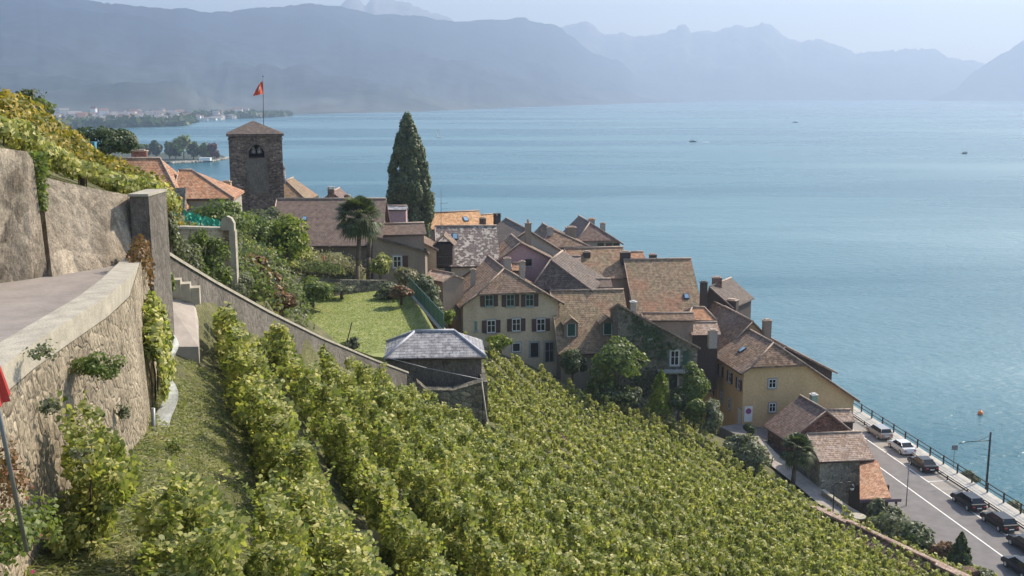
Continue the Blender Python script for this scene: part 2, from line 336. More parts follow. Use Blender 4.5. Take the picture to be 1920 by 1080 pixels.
#@@LAKE
# ------------------------------------------------------------------ lake and sky air
def mat_water():
    m, n, bs, l = newmat('lake water')
    p = pos(n)
    # long wind lanes: calmer and rougher bands
    ln = noi(n, .004, 5, sc3=(.22, 1, 1), rough=.62); r = ramp(n, [(.44, (0, 0, 0)), (.6, (1, 1, 1))]); l.new(ln, r.inputs[0])
    c = mix(n, r.outputs[0], (.001, .088, .115), (.11, .215, .25)); l.new(c, bs.inputs['Base Color'])
    rr = ramp(n, [(0, (.22, .22, .22)), (1, (.38, .38, .38))]); l.new(r.outputs[0], rr.inputs[0]); l.new(rr.outputs[0], bs.inputs['Roughness'])
    bs.inputs['IOR'].default_value = 1.33
    a = noi(n, .35, 4, sc3=(1, 1.6, 1)); b = noi(n, .05, 4, sc3=(1, 1.8, 1)); h = N(n, 'ShaderNodeMath', operation='MULTIPLY_ADD'); l.new(b, h.inputs[0]); h.inputs[1].default_value = 1.6; l.new(a, h.inputs[2])
    bump(n, bs, h.outputs[0], .55, .8)
    return m
M['water'] = mat_water()
def lake():
    b = MB(); ys = [-200, 60, 200, 500, 1200, 3000, 9600]; xs = [-9000, -2000, -300, 0, 300, 2000, 9000]
    for i in range(6):
        for j in range(6): b.poly([(xs[i], ys[j], 0), (xs[i + 1], ys[j], 0), (xs[i + 1], ys[j + 1], 0), (xs[i], ys[j + 1], 0)])
    b.build('lake', M['water'], tagd=(None, None, None, 'structure'))
lake()
def fbm(x, y, o=4):
    return noise.fractal(Vector((x, y, 0)), 1.0, 2.0, o)
def interp(x, pts):
    return float(np.interp(x, [p[0] for p in pts], [p[1] for p in pts]))
SHORE = [(-400, 250), (0, 242), (100, 240), (200, 237), (330, 233), (365, 228), (450, 220), (545, 215), (700, 211), (800, 208), (1000, 200), (1200, 193), (1400, 188), (2400, 187)]
def dist_at(y): return CAMZ * FPX / (y - HOR)
def ridge_mesh(name, sil, shore, back, x0, x1, mat, jag=6, prof=1.7, seed=0, M_=22, step=7):
    b = MB(); cols = []
    xs = np.arange(x0, x1 + 1, step)
    for x in xs:
        fy = interp(x, shore) if shore else 187; d0 = dist_at(fy); d1 = d0 + back
        ys = interp(x, sil) + fbm(x * .02 + seed, 3.3, 5) * jag + abs(fbm(x * .07 + seed, 9.1, 5)) * jag * 1.6 - jag * .3
        S = PZ(x, fy, 0.2); S = PY(x, fy, d0); S.z = -2
        T = PY(x, ys, d1); col = []
        for j in range(M_ + 1):
            q = j / M_; p = S.lerp(T, q); zz = T.z * (q ** prof)
            amp = T.z * .2 * math.sin(math.pi * q) ** .7
            zz += (fbm(p.x * .0016 + seed, p.y * .0016, 6) * amp) if 0 < j < M_ else 0
            if j == 0: zz = -2
            col.append((p.x, p.y, max(zz, 1.5) if j else -2))
        Bk = T + Vector((T.x, T.y, 0)).normalized() * 900; col.append((Bk.x, Bk.y, -5)); cols.append(col)
    H = len(cols[0]); b.v = [v for c in cols for v in c]
    for i in range(len(cols) - 1):
        for j in range(H - 1): b.f.append((i * H + j, (i + 1) * H + j, (i + 1) * H + j + 1, i * H + j + 1)); b.sm.append(True)
    me = bpy.data.meshes.new(name); me.from_pydata(b.v, [], b.f); me.polygons.foreach_set('use_smooth', b.sm); me.materials.append(mat)
    o = bpy.data.objects.new(name, me); COL.objects.link(o); tag(o, kind='structure'); return cols, xs
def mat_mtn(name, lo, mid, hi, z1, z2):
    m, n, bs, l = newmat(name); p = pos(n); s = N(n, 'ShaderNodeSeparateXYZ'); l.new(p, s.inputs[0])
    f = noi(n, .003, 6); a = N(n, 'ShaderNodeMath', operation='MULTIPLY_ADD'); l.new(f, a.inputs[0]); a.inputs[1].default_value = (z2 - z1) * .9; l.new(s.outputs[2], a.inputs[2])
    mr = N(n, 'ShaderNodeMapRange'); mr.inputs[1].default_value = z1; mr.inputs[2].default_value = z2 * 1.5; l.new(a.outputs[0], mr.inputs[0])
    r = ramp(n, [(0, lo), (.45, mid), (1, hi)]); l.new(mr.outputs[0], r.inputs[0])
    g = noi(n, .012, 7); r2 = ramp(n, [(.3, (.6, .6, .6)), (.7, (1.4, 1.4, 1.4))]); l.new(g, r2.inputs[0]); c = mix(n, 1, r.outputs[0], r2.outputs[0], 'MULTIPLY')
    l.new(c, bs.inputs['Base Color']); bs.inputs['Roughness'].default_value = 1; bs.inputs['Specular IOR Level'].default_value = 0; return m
MM1 = mat_mtn('haze tinted forested mountain', (.24, .23, .2), (.06, .075, .08), (.025, .04, .065), 0, 300)  # pale meadows and town low, forest above; haze painted in as pallor and blue
MM2 = mat_mtn('rocky mountain', (.1, .11, .08), (.09, .09, .085), (.2, .19, .18), 0, 500)
SIL1 = [(-400, -60), (0, -30), (120, -8), (180, 2), (250, 11), (310, 15), (350, 15), (390, 24), (480, 16), (530, 12), (575, 4), (600, 9), (645, 12), (700, 26), (780, 30), (845, 40), (875, 40), (900, 37), (945, 38), (965, 34), (985, 32), (1000, 42), (1045, 49), (1075, 70), (1110, 100), (1165, 115), (1200, 150), (1290, 178), (1330, 186)]
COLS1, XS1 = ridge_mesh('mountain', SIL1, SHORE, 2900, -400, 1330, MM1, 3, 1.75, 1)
ridge_mesh('mountain', [(560, 60), (630, 18), (655, -2), (668, -4), (685, 14), (700, -6), (745, 2), (765, 6), (800, 20), (840, 32), (900, 80), (1000, 180)], [(0, 196), (2000, 190)], 3500, 560, 1000, MM2, 5, 1.4, 4, step=5)
ridge_mesh('mountain', [(900, 120), (1000, 80), (1060, 50), (1090, 42), (1112, 48), (1125, 64), (1150, 68), (1168, 60), (1190, 70), (1240, 65), (1282, 48), (1300, 62), (1345, 62), (1375, 50), (1405, 50), (1430, 38), (1442, 45), (1470, 72), (1500, 78), (1530, 72), (1565, 86), (1600, 97), (1650, 100), (1700, 88), (1750, 92), (1800, 110), (1900, 130)], [(0, 188), (2500, 187.2)], 1800, 900, 1920, MM2, 6, 1.3, 9, step=6)
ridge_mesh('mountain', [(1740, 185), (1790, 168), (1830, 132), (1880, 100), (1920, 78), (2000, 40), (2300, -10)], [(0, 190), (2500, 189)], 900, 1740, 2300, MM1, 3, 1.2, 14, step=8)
def haze():
    b = MB(); b.par((-9500, -150, -7), (19000, 0, 0), (0, 11900, 0), (0, 0, 960))
    m = bpy.data.materials.new('haze air'); m.use_nodes = True; n = m.node_tree; n.nodes.remove(n.nodes['Principled BSDF'])
    v = n.nodes.new('ShaderNodeVolumePrincipled'); v.inputs['Color'].default_value = (.44, .535, .7, 1); v.inputs['Density'].default_value = HAZE_DENSITY; v.inputs['Anisotropy'].default_value = .35
    n.links.new(v.outputs[0], n.nodes['Material Output'].inputs['Volume'])
    b.build('haze', m, tagd=(None, None, None, 'stuff'))
haze()
#@@TERRAIN
# ------------------------------------------------------------------ terrain
def wt(X, Y): return X * .941 + Y * .339, -.339 * X + .941 * Y
def xy(w, t): return w * .941 - t * .339, w * .339 + t * .941
FW = [(-60, 62), (-20, 47), (-8, 42.2), (0, 40.7), (3, 38.5), (8, 34.6), (14, 30.4), (23, 25.0), (35, 20.2), (50, 14), (62, 9.6), (70, 6), (76, 3.2), (84, 2.5)]
RES = [(15, 155, 5, 18)]
GC = [PY(*q) for q in ((310, 500, 42), (330, 560, 40), (400, 545, 48), (450, 560, 58), (500, 605, 74), (432, 600, 53), (330, 540, 51), (330, 435, 57), (420, 440, 58), (450, 470, 84), (480, 455, 100), (400, 425, 92), (560, 480, 116), (700, 510, 116), (760, 535, 113), (800, 565, 110), (835, 605, 115), (300, 410, 105), (440, 410, 118), (500, 420, 135), (200, 330, 95), (100, 330, 110))] + [PZ(560, 560, 27.4), PZ(760, 560, 27.4), PZ(700, 650, 27.4), PZ(600, 600, 27.4), PZ(800, 620, 26.8), Vector((-60, 60, 44)), Vector((-75, 110, 40)), Vector((-70, 180, 20)), Vector((-30, 190, 18)), Vector((-10, 150, 22)), Vector((-3, 78, 24)), Vector((-60, 240, 5)), Vector((-20, 240, 2))]
GC += [PY(*q) for q in ((345, 560, 42), (400, 590, 45), (450, 610, 49), (500, 650, 52), (560, 680, 57), (600, 705, 60), (650, 730, 65), (700, 750, 69), (765, 760, 74))]
GC += [PY(620, 508, 117), PY(680, 515, 117), PY(590, 490, 119), PY(560, 500, 108)]
GC += [PZ(q, r, 26.8) for q in (520, 560, 600, 640, 680, 720, 760, 800) for r in (565, 600, 640) if not (q < 600 and r == 640)]
GCA = np.array([[p.x, p.y, p.z] for p in GC])
def garden(X, Y):
    d = (GCA[:, 0] - X) ** 2 + (GCA[:, 1] - Y) ** 2 + 2; k = d ** -2.4; return float((k * GCA[:, 2]).sum() / k.sum())
WLT = sorted((wt(q.x, q.y)[1], wt(q.x, q.y)[0]) for q in (PY(288, 462, 36), PY(345, 497, 38.6), PY(400, 530, 41.5), PY(500, 585, 48), PY(600, 634, 56), PY(700, 676, 65.5), PY(765, 700, 71.5)))
def G(X, Y):
    w, t = wt(X, Y); z = interp(w, FW) - .03 * max(t - 18, -10) * min(1, max(0, (w + 4) / 20)) * (1 if t < 120 else 120 / t)
    dl = w - interp(t, WLT)            # how far left of the grey garden wall
    if t > 33 and dl < 1.5 or t > 70 and w < 27:
        gz = garden(X, Y); k = 1.0
        if t > 72: k = max(0, min(1, (27 - w) / 4))
        elif dl > .2: k = 0
        z = z + (gz - z) * k
    for (a, b, h, s) in RES: z += h * math.exp(-((X - a) ** 2 + (Y - b) ** 2) / (2 * s * s))
    # cut down to the road shelf and the lake bank
    xr = 34 + (146 - Y) * 0 + 8
    sh = 48.5 + (146 - Y) * .125                      # quay line
    if Y > 175: sh = 46 - (Y - 175) * .45
    if X > sh + 1: z = -4
    elif X > sh - 12 and z > 3.4: z = 3.4 + (z - 3.4) * max(0, min(1, (sh - 4 - X) / 8))
    return z
BND0 = [(835, 600, 119), (900, 630, 118), (960, 660, 117.5), (1060, 697, 116), (1200, 765, 115), (1300, 800, 116), (1375, 826, 113), (1440, 874, 109), (1500, 920, 103.5), (1545, 958, 100), (1600, 985, 96.5)]
for _ in range(3):
    for (a_, b_, c_) in BND0:
        p = PY(a_, b_ + (22 if a_ < 1150 else 12 if a_ < 1370 else 3), c_); dz_ = p.z - G(p.x, p.y); RES.append((p.x, p.y, dz_ * .6, 9))
def ghit(px, py):
    a, b_, c = ray(px, py); s = 8
    while s < 300:
        if CAMZ + c * s < G(a * s, b_ * s): return Vector((a * s, b_ * s, G(a * s, b_ * s)))
        s += .25
    return Vector((a * s, b_ * s, 0))
def terrain():
    b = MB(); xs = list(np.arange(-90, 80, 1.5)); ys = list(np.arange(4, 260, 1.5))
    for x in xs:
        for y in ys: b.v.append((x, y, G(x, y) + .12 * fbm(x * .4, y * .4, 3)))
    H = len(ys)
    for i in range(len(xs) - 1):
        for j in range(H - 1): b.f.append((i * H + j, (i + 1) * H + j, (i + 1) * H + j + 1, i * H + j + 1))
    me = bpy.data.meshes.new('ground'); me.from_pydata(b.v, [], b.f); me.polygons.foreach_set('use_smooth', [True] * len(b.f)); me.materials.append(M['ground'])
    o = bpy.data.objects.new('ground', me); COL.objects.link(o); tag(o, kind='structure')
terrain()
def struct(name, b, mat): return b.build(name, mat, tagd=(None, None, None, 'structure'))
# lawn terrace and the garden terrace behind it
LZ = 28.0
b = MB(); b.prism([PZ(440, 575, LZ), PZ(520, 543, LZ), PZ(770, 541, LZ), PZ(817, 622, LZ), Vector((-4, 82, LZ)), Vector((-4, 77, LZ)), PZ(700, 668, LZ)], 20); struct('lawn', b, M['lawn'])

# ------------------------------------------------------------------ foliage engine
LEAF7 = np.array([(-.5, -.1, 0), (-.28, -.5, .05), (.28, -.5, .05), (.5, -.1, 0), (.3, .3, -.06), (0, .62, .02), (-.3, .3, -.06)])
LEAF4 = np.array([(-.5, 0, 0), (0, -.55, .06), (.5, 0, 0), (0, .6, -.06)])
BLADE = np.array([(-.06, 0, 0), (.06, 0, 0), (.0, 1, .15)])
def leafcloud(name, P, Nn, size, mat, root=None, tmpl=LEAF4, szvar=.35, parent=None, up=None):
    P = np.asarray(P, float); n = len(P)
    Nn = Nn / np.maximum(1e-6, np.linalg.norm(Nn, axis=1))[:, None]
    A = up if up is not None else RNG.normal(size=(n, 3)); U = np.cross(A, Nn); U /= np.maximum(1e-6, np.linalg.norm(U, axis=1))[:, None]; V = np.cross(Nn, U)
    s = size * (1 + szvar * RNG.uniform(-1, 1, n)); T = tmpl; k = len(T)
    W = P[:, None, :] + (U[:, None, :] * T[None, :, 0:1] + V[:, None, :] * T[None, :, 1:2] + Nn[:, None, :] * T[None, :, 2:3]) * s[:, None, None]
    if root is not None: W = W - np.array(root.location)
    me = bpy.data.meshes.new(name); me.vertices.add(n * k); me.vertices.foreach_set('co', W.reshape(-1).astype(np.float32))
    me.loops.add(n * k); me.loops.foreach_set('vertex_index', np.arange(n * k, dtype=np.int32))
    me.polygons.add(n); me.polygons.foreach_set('loop_start', np.arange(0, n * k, k, dtype=np.int32)); me.polygons.foreach_set('loop_total', np.full(n, k, np.int32))
    me.update(); me.validate(); me.materials.append(mat)
    o = bpy.data.objects.new(name, me); COL.objects.link(o)
    if root is not None: o.parent = parent or root
    return o
def crown_pts(c, rad, n, clumps=14, cr=.38, hollow=.55):
    c = np.array(c); rad = np.array(rad); D = RNG.normal(size=(clumps, 3)); D /= np.linalg.norm(D, axis=1)[:, None]; D[:, 2] = np.where(D[:, 2] < (-.5 if hollow > .3 else -2), -D[:, 2], D[:, 2])
    K = D * (RNG.uniform(hollow, .85, clumps))[:, None]
    idx = RNG.integers(0, clumps, n); E = RNG.normal(size=(n, 3)); E /= np.linalg.norm(E, axis=1)[:, None]; r = cr * RNG.uniform(.65, 1.08, n) * RNG.uniform(.75, 1.25, clumps)[idx]
    Q = K[idx] + E * r[:, None]; P = c + Q * rad
    Nn = E * .8 + K[idx] * .5 + np.array([0, 0, .35]) + RNG.normal(size=(n, 3)) * .45
    return P, Nn
def shrub(name, px, py, Y, w, h, mat, label, cat='bush', n=900, size=.28, clumps=12, group=None, z=None, stem=True, cr=.42):
    """px,py = foot of the plant in the photo, at depth Y"""
    p = PY(px, py, Y)
    if z is not None: p = PZ(px, py, z)
    r = empty(name, p, label, cat, group)
    P, Nn = crown_pts((p.x, p.y, p.z + h * .42), (w / 2, w / 2, h * .55), n, clumps, cr, .25)
    leafcloud('foliage', P, Nn, size, mat, r)
    if stem:
        b = MB(); b.path([p + Vector((0, 0, -.8)), p + Vector((.05, 0, h * .3)), p + Vector((0, .1, h * .6))], w * .05 + .03, .03)
        for k in range(4):
            a = k * 1.7; b.path([p + Vector((0, 0, h * .2)), p + Vector((math.cos(a) * w * .25, math.sin(a) * w * .25, h * .65))], w * .025 + .02, .02, 5)
        b.build('stem', M['bark'], r)
    return r
#@@HOUSES
# ------------------------------------------------------------------ houses
class House: pass
def uniq(pts):
    out = []
    for p in pts:
        if not out or (Vector(p) - Vector(out[-1])).length > .02: out.append(p)
    if (Vector(out[0]) - Vector(out[-1])).length < .02: out.pop()
    return out
def house(name, label, cat, typ, A, YA, B, C, base, roofm, wallm, pitch=36, depth=10, hips=(1, 0, 1, 0), ov=.4, dirv=None, zB=None, back=1.0, ridgem='ridge', th=.2, group=None):
    h = House(); a = PY(A[0], A[1], YA); za = a.z
    if dirv is None: bb = PZ(B[0], B[1], za); e = Vector((bb.x - a.x, bb.y - a.y, 0)); L = e.length; e.normalize(); zb = za
    else:
        e = Vector((dirv[0], dirv[1], 0)).normalized(); n = Vector((-e.y, e.x, 0)); bb = plane_hit(B[0], B[1], a, n); L = (bb - a).dot(e); zb = bb.z
        if typ == 'S': zb = za
    n = Vector((-e.y, e.x, 0)); o = Vector((a.x, a.y, 0))
    if typ == 'S':
        N_ = (n * -math.sin(R(pitch)) + UP * math.cos(R(pitch))); c = plane_hit(C[0], C[1], a, N_)
        run = max(1.0, (c - a).dot(n)); zr = za + run * math.tan(R(pitch)); PL = run * (1 + back); cpos = run; LL = L; pa, la = n, e
        zb = zr - (zr - za) * back
    else:
        c = plane_hit(C[0], C[1], a, n); cpos = (c - a).dot(e); zr = c.z; PL = L; LL = depth; pa, la = e, n
    Pt = lambda p, q, z: o + pa * p + la * q + UP * z
    zprof = lambda p: za + (zr - za) * p / cpos if p <= cpos else zb + (zr - zb) * (PL - p) / (PL - cpos)
    inv0 = lambda z: cpos * (z - za) / (zr - za)
    inv1 = lambda z: PL - (PL - cpos) * (z - zb) / (zr - zb)
    zm = max(za, zb); f0, r0, f1, r1 = hips
    def hp(f): z = zm + f * (zr - zm); return z, inv0(z), inv1(z)
    z0, l0, g0 = hp(f0); z1, l1, g1 = hp(f1)
    if f0 >= 1: r0 = 0
    if f1 >= 1: r1 = 0
    RA, RB = Pt(cpos, r0, zr), Pt(cpos, LL - r1, zr)
    sA = uniq([Pt(0, 0, za), Pt(0, LL, za), Pt(l1, LL, z1), RB, RA, Pt(l0, 0, z0)])
    sB = uniq([Pt(PL, LL, zb), Pt(PL, 0, zb), Pt(g0, 0, z0), RA, RB, Pt(g1, LL, z1)])
    faces = [sA, sB]
    if r0: faces.append([Pt(g0, 0, z0), Pt(l0, 0, z0), RA])
    if r1: faces.append([Pt(l1, LL, z1), Pt(g1, LL, z1), RB])
    fix = []
    for f in faces:
        f = [Vector(p) for p in f]; nn = (f[1] - f[0]).cross(f[2] - f[1])
        fix.append(f if nn.z > 0 else f[::-1])
    faces = fix
    h.root = empty(name, Vector((a.x, a.y, base)) + e * L * .5, label, cat, group)
    b = MB(); b.slab(faces, th); h.roof = b.build('roof', M[roofm], h.root)
    b = MB(); q = UP * .03
    b.tube(RA + q, RB + q, .13, n=6)
    if r0: b.tube(Pt(l0, 0, z0) + q, RA + q, .1, n=6); b.tube(Pt(g0, 0, z0) + q, RA + q, .1, n=6)
    if r1: b.tube(Pt(l1, LL, z1) + q, RB + q, .1, n=6)
    if f0 > 0: b.tube(Pt(0, .04, za) + q, Pt(l0, .04, z0) + q, .07, n=5); b.tube(Pt(PL, .04, zb) + q, Pt(g0, .04, z0) + q, .07, n=5)
    b.build('ridge_tiles', M[ridgem], h.root, h.roof)
    b = MB(); gz_ = UP * -.1
    b.tube(Pt(-.05, .1, za) + gz_, Pt(-.05, LL - .1, za) + gz_, .08, n=5); b.build('gutter', M['wood_dark'], h.root, h.roof); b = MB()
    b.tube(Pt(PL + .05, .1, zb) + gz_, Pt(PL + .05, LL - .1, zb) + gz_, .08, n=5); b.build('gutter', M['wood_dark'], h.root, h.roof)
    # walls
    b = MB(); w0, w1, q0, q1 = ov, PL - ov, min(ov, LL * .2), LL - min(ov, LL * .2)
    zt = lambda p: zprof(p) - th * .55
    def prof(fz, zh, r, q):
        pts = [(w0, zt(w0))]
        cap = zr - th * .55
        if r: cap = min(cap, zh + (zr - zh) * (ov / r) - th * .55)
        if cap > zt(cpos) - .02: pts.append((cpos, zt(cpos)))
        else:
            zz = cap + th * .55
            if zz > zt(w0) + th: pts.append((max(w0, inv0(zz)), cap))
            else: pts[0] = (w0, min(cap, zt(w0)))
            if zz > zt(w1) + th: pts.append((min(w1, inv1(zz)), cap))
        pts.append((w1, min(cap, zt(w1)) if r else zt(w1)))
        return pts
    pr0, pr1 = prof(f0, z0, r0, q0), prof(f1, z1, r1, q1)
    e0 = [Pt(w0, q0, base)] + [Pt(p, q0, z) for p, z in pr0] + [Pt(w1, q0, base)]
    e1 = [Pt(w0, q1, base)] + [Pt(p, q1, z) for p, z in pr1] + [Pt(w1, q1, base)]
    b.poly(e0 if typ == 'G' else e0[::-1]); b.poly(e1[::-1] if typ == 'G' else e1)
    for pp, z_ in ((w0, min(pr0[0][1], pr1[0][1])), (w1, min(pr0[-1][1], pr1[-1][1]))):
        qd = [Pt(pp, q0, base), Pt(pp, q1, base), Pt(pp, q1, z_), Pt(pp, q0, z_)]
        flip = (pp == w0) == (typ == 'G')
        b.poly(qd[::-1] if flip else qd)
    # eave boards
    h.wall = b.build('wall', M[wallm], h.root)
    h.o, h.e, h.n, h.L, h.za, h.zr, h.faces, h.base, h.ov = o, e, n, L, za, zr, faces, base, ov
    h.front0 = o + n * (ov if typ == 'S' else q0); h.left0 = o + e * (ov if typ == 'G' else q0)
    return h
def hit(h, px, py):
    d = Vector(ray(px, py)); o = Vector((0, 0, CAMZ)); best = None
    for f in h.faces:
        for k in range(1, len(f) - 1):
            p = intersect_ray_tri(f[0], f[k], f[k + 1], d, o, True)
            if p and (best is None or (p - o).length < (best[0] - o).length):
                nn = (f[1] - f[0]).cross(f[2] - f[1]).normalized(); best = (p, nn)
    return best
def chimney(h, px, pyb, pyt, w=.8, d=.6, mat='greypl', cap='ridge', Y=None, style=0):
    H_ = hit(h, px, pyb) if Y is None else None
    p = H_[0] if H_ else PY(px, pyb, Y or (h.o.y + 3))
    ztop = PY(px, pyt, p.y).z
    yaw = math.atan2(h.e.y, h.e.x)
    b = MB(); b.box(p.x, p.y, p.z - 1.2, w, d, ztop - .22 - (p.z - 1.2), yaw); c = b.build('chimney', M[mat], h.root, h.roof)
    b = MB(); b.box(p.x, p.y, ztop - .22, w + .16, d + .16, .1, yaw)
    if style == 0: b.box(p.x, p.y, ztop - .12, w * .7, d * .7, .12, yaw)
    elif style == 1:
        e = h.e
        for s in (-1, 1): b.box(p.x + e.x * s * w * .42, p.y + e.y * s * w * .42, ztop - .12, .12, d, .3, yaw)
        b.box(p.x, p.y, ztop + .18, w + .16, d + .16, .08, yaw)
    else: b.tube((p.x, p.y, ztop - .12), (p.x, p.y, ztop + .35), .14, .14)
    b.build('chimney_cap', M[cap], h.root, h.roof); return c
def window(h, px, py, w, hh, side='F', frame='frame_w', shut=None, sill=True, pane='glass', bars=1, name='window', surround=True):
    if side == 'F': P0, dirn, nn = h.front0, h.e, -h.n
    else: P0, dirn, nn = h.left0, -h.n, -h.e
    c = plane_hit(px, py, P0, nn)
    O = c - dirn * w / 2 - UP * hh / 2
    b = MB(); t = .09
    b.par(O + nn * .0, dirn * t, UP * hh, nn * .07); b.par(O + dirn * (w - t), dirn * t, UP * hh, nn * .07)
    b.par(O + dirn * t + UP * (hh - t), dirn * (w - 2 * t), UP * t, nn * .07); b.par(O + dirn * t, dirn * (w - 2 * t), UP * t, nn * .07)
    if bars:
        b.par(O + dirn * (w / 2 - .035) + UP * t, dirn * .07, UP * (hh - 2 * t), nn * .055)
        b.par(O + dirn * t + UP * hh * .55, dirn * (w - 2 * t), UP * .05, nn * .045)
    wo = b.build(name, M[frame], h.root)
    b = MB(); b.par(O + dirn * t * .5 + UP * t * .5 + nn * .004, dirn * (w - t), UP * (hh - t), nn * .02); b.build('pane', M[pane], h.root, wo)
    if sill: b = MB(); b.par(O - dirn * .1 - UP * .13, dirn * (w + .2), UP * .12, nn * .16); b.build('sill', M['sill'], h.root, wo)
    if surround:
        b = MB(); b.par(O - dirn * .14 + UP * hh, dirn * (w + .28), UP * .15, nn * .045)
        for s_ in (-.14, w): b.par(O + dirn * s_, dirn * .14, UP * hh, nn * .04)
        b.build('surround', M['sill'], h.root, wo)
    if shut:
        for s_, x in ((-1, -w * .52 - .02 - .0), (1, w + .02)):
            b = MB(); b.par(O + dirn * x + nn * .05, dirn * w * .52, UP * hh, nn * .05)
            for k in range(6): b.par(O + dirn * (x + .06) + nn * .1 + UP * (hh * (k + .5) / 6), dirn * (w * .52 - .12), UP * hh * .07, nn * .015)
            b.build('shutter', M[shut], h.root, wo)
    return wo
def skylight(h, px, py, w=.7, l=.9, pane='skyglass', frame='darkmetal'):
    H_ = hit(h, px, py)
    if not H_: return
    p, nn = H_; hd = UP.cross(nn).normalized(); sd = nn.cross(hd)
    b = MB(); b.par(p - hd * w / 2 - sd * l / 2, hd * w, sd * l, nn * .12); s_ = b.build('skylight', M[frame], h.root, h.roof)
    b = MB(); b.par(p - hd * (w / 2 - .08) - sd * (l / 2 - .08) + nn * .12, hd * (w - .16), sd * (l - .16), nn * .02); b.build('skylight_pane', M[pane], h.root, h.roof)
def dormer(h, px, py, w=1.5, hh=1.3, roofm='r_moss', wallm='brownpl', shut='shut_green'):
    H_ = hit(h, px, py)
    if not H_: return
    p, nn = H_; e = h.e; n = h.n; slope = math.hypot(nn.x, nn.y) / nn.z
    D = (hh + .7) / slope
    O = p - e * w / 2
    b = MB(); e0 = [O - UP * .2, O + e * w - UP * .2, O + e * w + UP * hh, O + e * w / 2 + UP * (hh + .55), O + UP * hh]
    e1 = [q + n * D for q in e0]; b.poly(e0)
    for k in range(5): b.poly((e0[(k + 1) % 5], e0[k], e1[k], e1[(k + 1) % 5]))
    d = b.build('dormer', M[wallm], h.root)
    b = MB(); ovh = .22; zl = hh - .13
    l0, rg, r0_ = O - e * ovh - n * .35 + UP * (zl), O + e * w / 2 - n * .35 + UP * (hh + .68), O + e * (w + ovh) - n * .35 + UP * zl
    F = [[l0, rg, rg + n * (D + .4), l0 + n * (D + .4)], [rg, r0_, r0_ + n * (D + .4), rg + n * (D + .4)]]
    F = [f if (f[1] - f[0]).cross(f[2] - f[1]).z > 0 else f[::-1] for f in F]; b.slab(F, .1); b.build('dormer_roof', M[roofm], h.root, d)
    b = MB(); W = w * .55; Q = O + e * (w - W) / 2 + UP * .15 - n * .05
    b.par(Q, e * W, UP * (hh - .3), n * .05); b.build('dormer_shutter', M[shut], h.root, d)
    b = MB(); b.par(Q - e * .08 - UP * .08, e * (W + .16), UP * .08, -n * .06); b.par(Q - e * .08, e * .08, UP * (hh - .3), -n * .03); b.par(Q + e * W, e * .08, UP * (hh - .3), -n * .03); b.build('dormer_frame', M['frame_w'], h.root, d)
    return d
def antenna(label, px, pyb, pyt, Y):
    p = PY(px, pyb, Y); q = PY(px, pyt, Y); r = empty('roof_antenna', p, label, 'antenna')
    b = MB(); b.tube(p, q, .03, n=5); b.build('mast', M['darkmetal'], r)
    b = MB(); H_ = q.z - p.z
    for k in (.45, .6): b.tube(p + UP * H_ * k, p + UP * H_ * (k + .02) + Vector((1.1, -.3, 0)), .02, n=4)
    for k in range(6): c = p + UP * H_ * .6 + Vector((.2 + k * .17, -.05 * k, 0)); b.tube(c + Vector((0, -.25, -.02)), c + Vector((0, .25, .02)), .012, n=4)
    b.build('boom', M['darkmetal'], r)
#@@VILLAGE
HG = 'houses of the village'
# beige main house
h = house('village_house', 'beige plastered house with three floors of brown shuttered windows and a half hipped brown roof', 'house', 'G', (861, 577), 120.5, (1057, 569), (953, 510), 12, 'r_brown', 'beige', depth=15, hips=(.38, 2.4, 1, 0), ov=.55, group=HG)
for px in (917, 957, 993): window(h, px, 563, 1.0, 1.45, shut='shut_brown', frame='frame_g')
for px in (921, 968, 1014): window(h, px, 609 if px > 921 else 612, 1.05, 1.5, shut='shut_brown', frame='frame_w', pane='glass')
window(h, 892, 611, .35, 1.2, frame='frame_g', surround=False)
window(h, 968, 651, 1.0, 1.1, frame='frame_w', bars=0); window(h, 1002, 656, 1.1, 1.9, frame='sill', pane='blackhole', bars=0, sill=False); window(h, 1030, 660, 1.15, 2.5, frame='sill', pane='blackhole', bars=1, sill=False, name='door')
chimney(h, 887, 535, 503, .55, .5, 'greypl'); chimney(h, 951, 503, 482, .8, .6, 'greypl', Y=128); chimney(h, 979, 515, 488, .6, .5, 'greypl', Y=126)
skylight(h, 842, 530, .9, .8)
b = MB(); b.path([h.o + h.e * (h.L - .45) + h.n * .4 + UP * (h.za - .3), h.o + h.e * (h.L - .5) + h.n * .45 + UP * 13], .06, n=6); b.build('drainpipe', M['darkmetal'], h.root)
# skylight house behind
h = house('village_house', 'dark roofed house with a large bright skylight behind the beige house', 'house', 'G', (995, 541), 128, (1112, 546), (1026, 492), 16, 'r_dark', 'brownpl', depth=10, hips=(0, 2.2, 1, 0), ov=.35, group=HG)
skylight(h, 1013, 512, 2.2, 1.6)
chimney(h, 1050, 520, 497, .7, .6, 'cream', Y=131)
h = house('village_house', 'low strip of pale brown roof between the skylight house and the dormer roof', 'house', 'S', (1092, 539), 131, (1149, 538), (1115, 523), 18, 'r_plain', 'brownpl', pitch=30, ov=.2, group=HG)
# dormer roof
h = house('village_house', 'house with orange and moss tiled roof and two small green shuttered dormers', 'house', 'S', (1046, 664), 119.5, (1190, 660), (1100, 544), 12, 'r_moss', 'brownpl', pitch=44, ov=.5, group=HG)
dormer(h, 1071, 632, 1.6, 1.7); dormer(h, 1139, 629, 1.6, 1.6)
for px in (1092, 1116, 1135): window(h, px, 684, .9, 1.6, frame='frame_w', pane='blackhole', surround=False, sill=False)
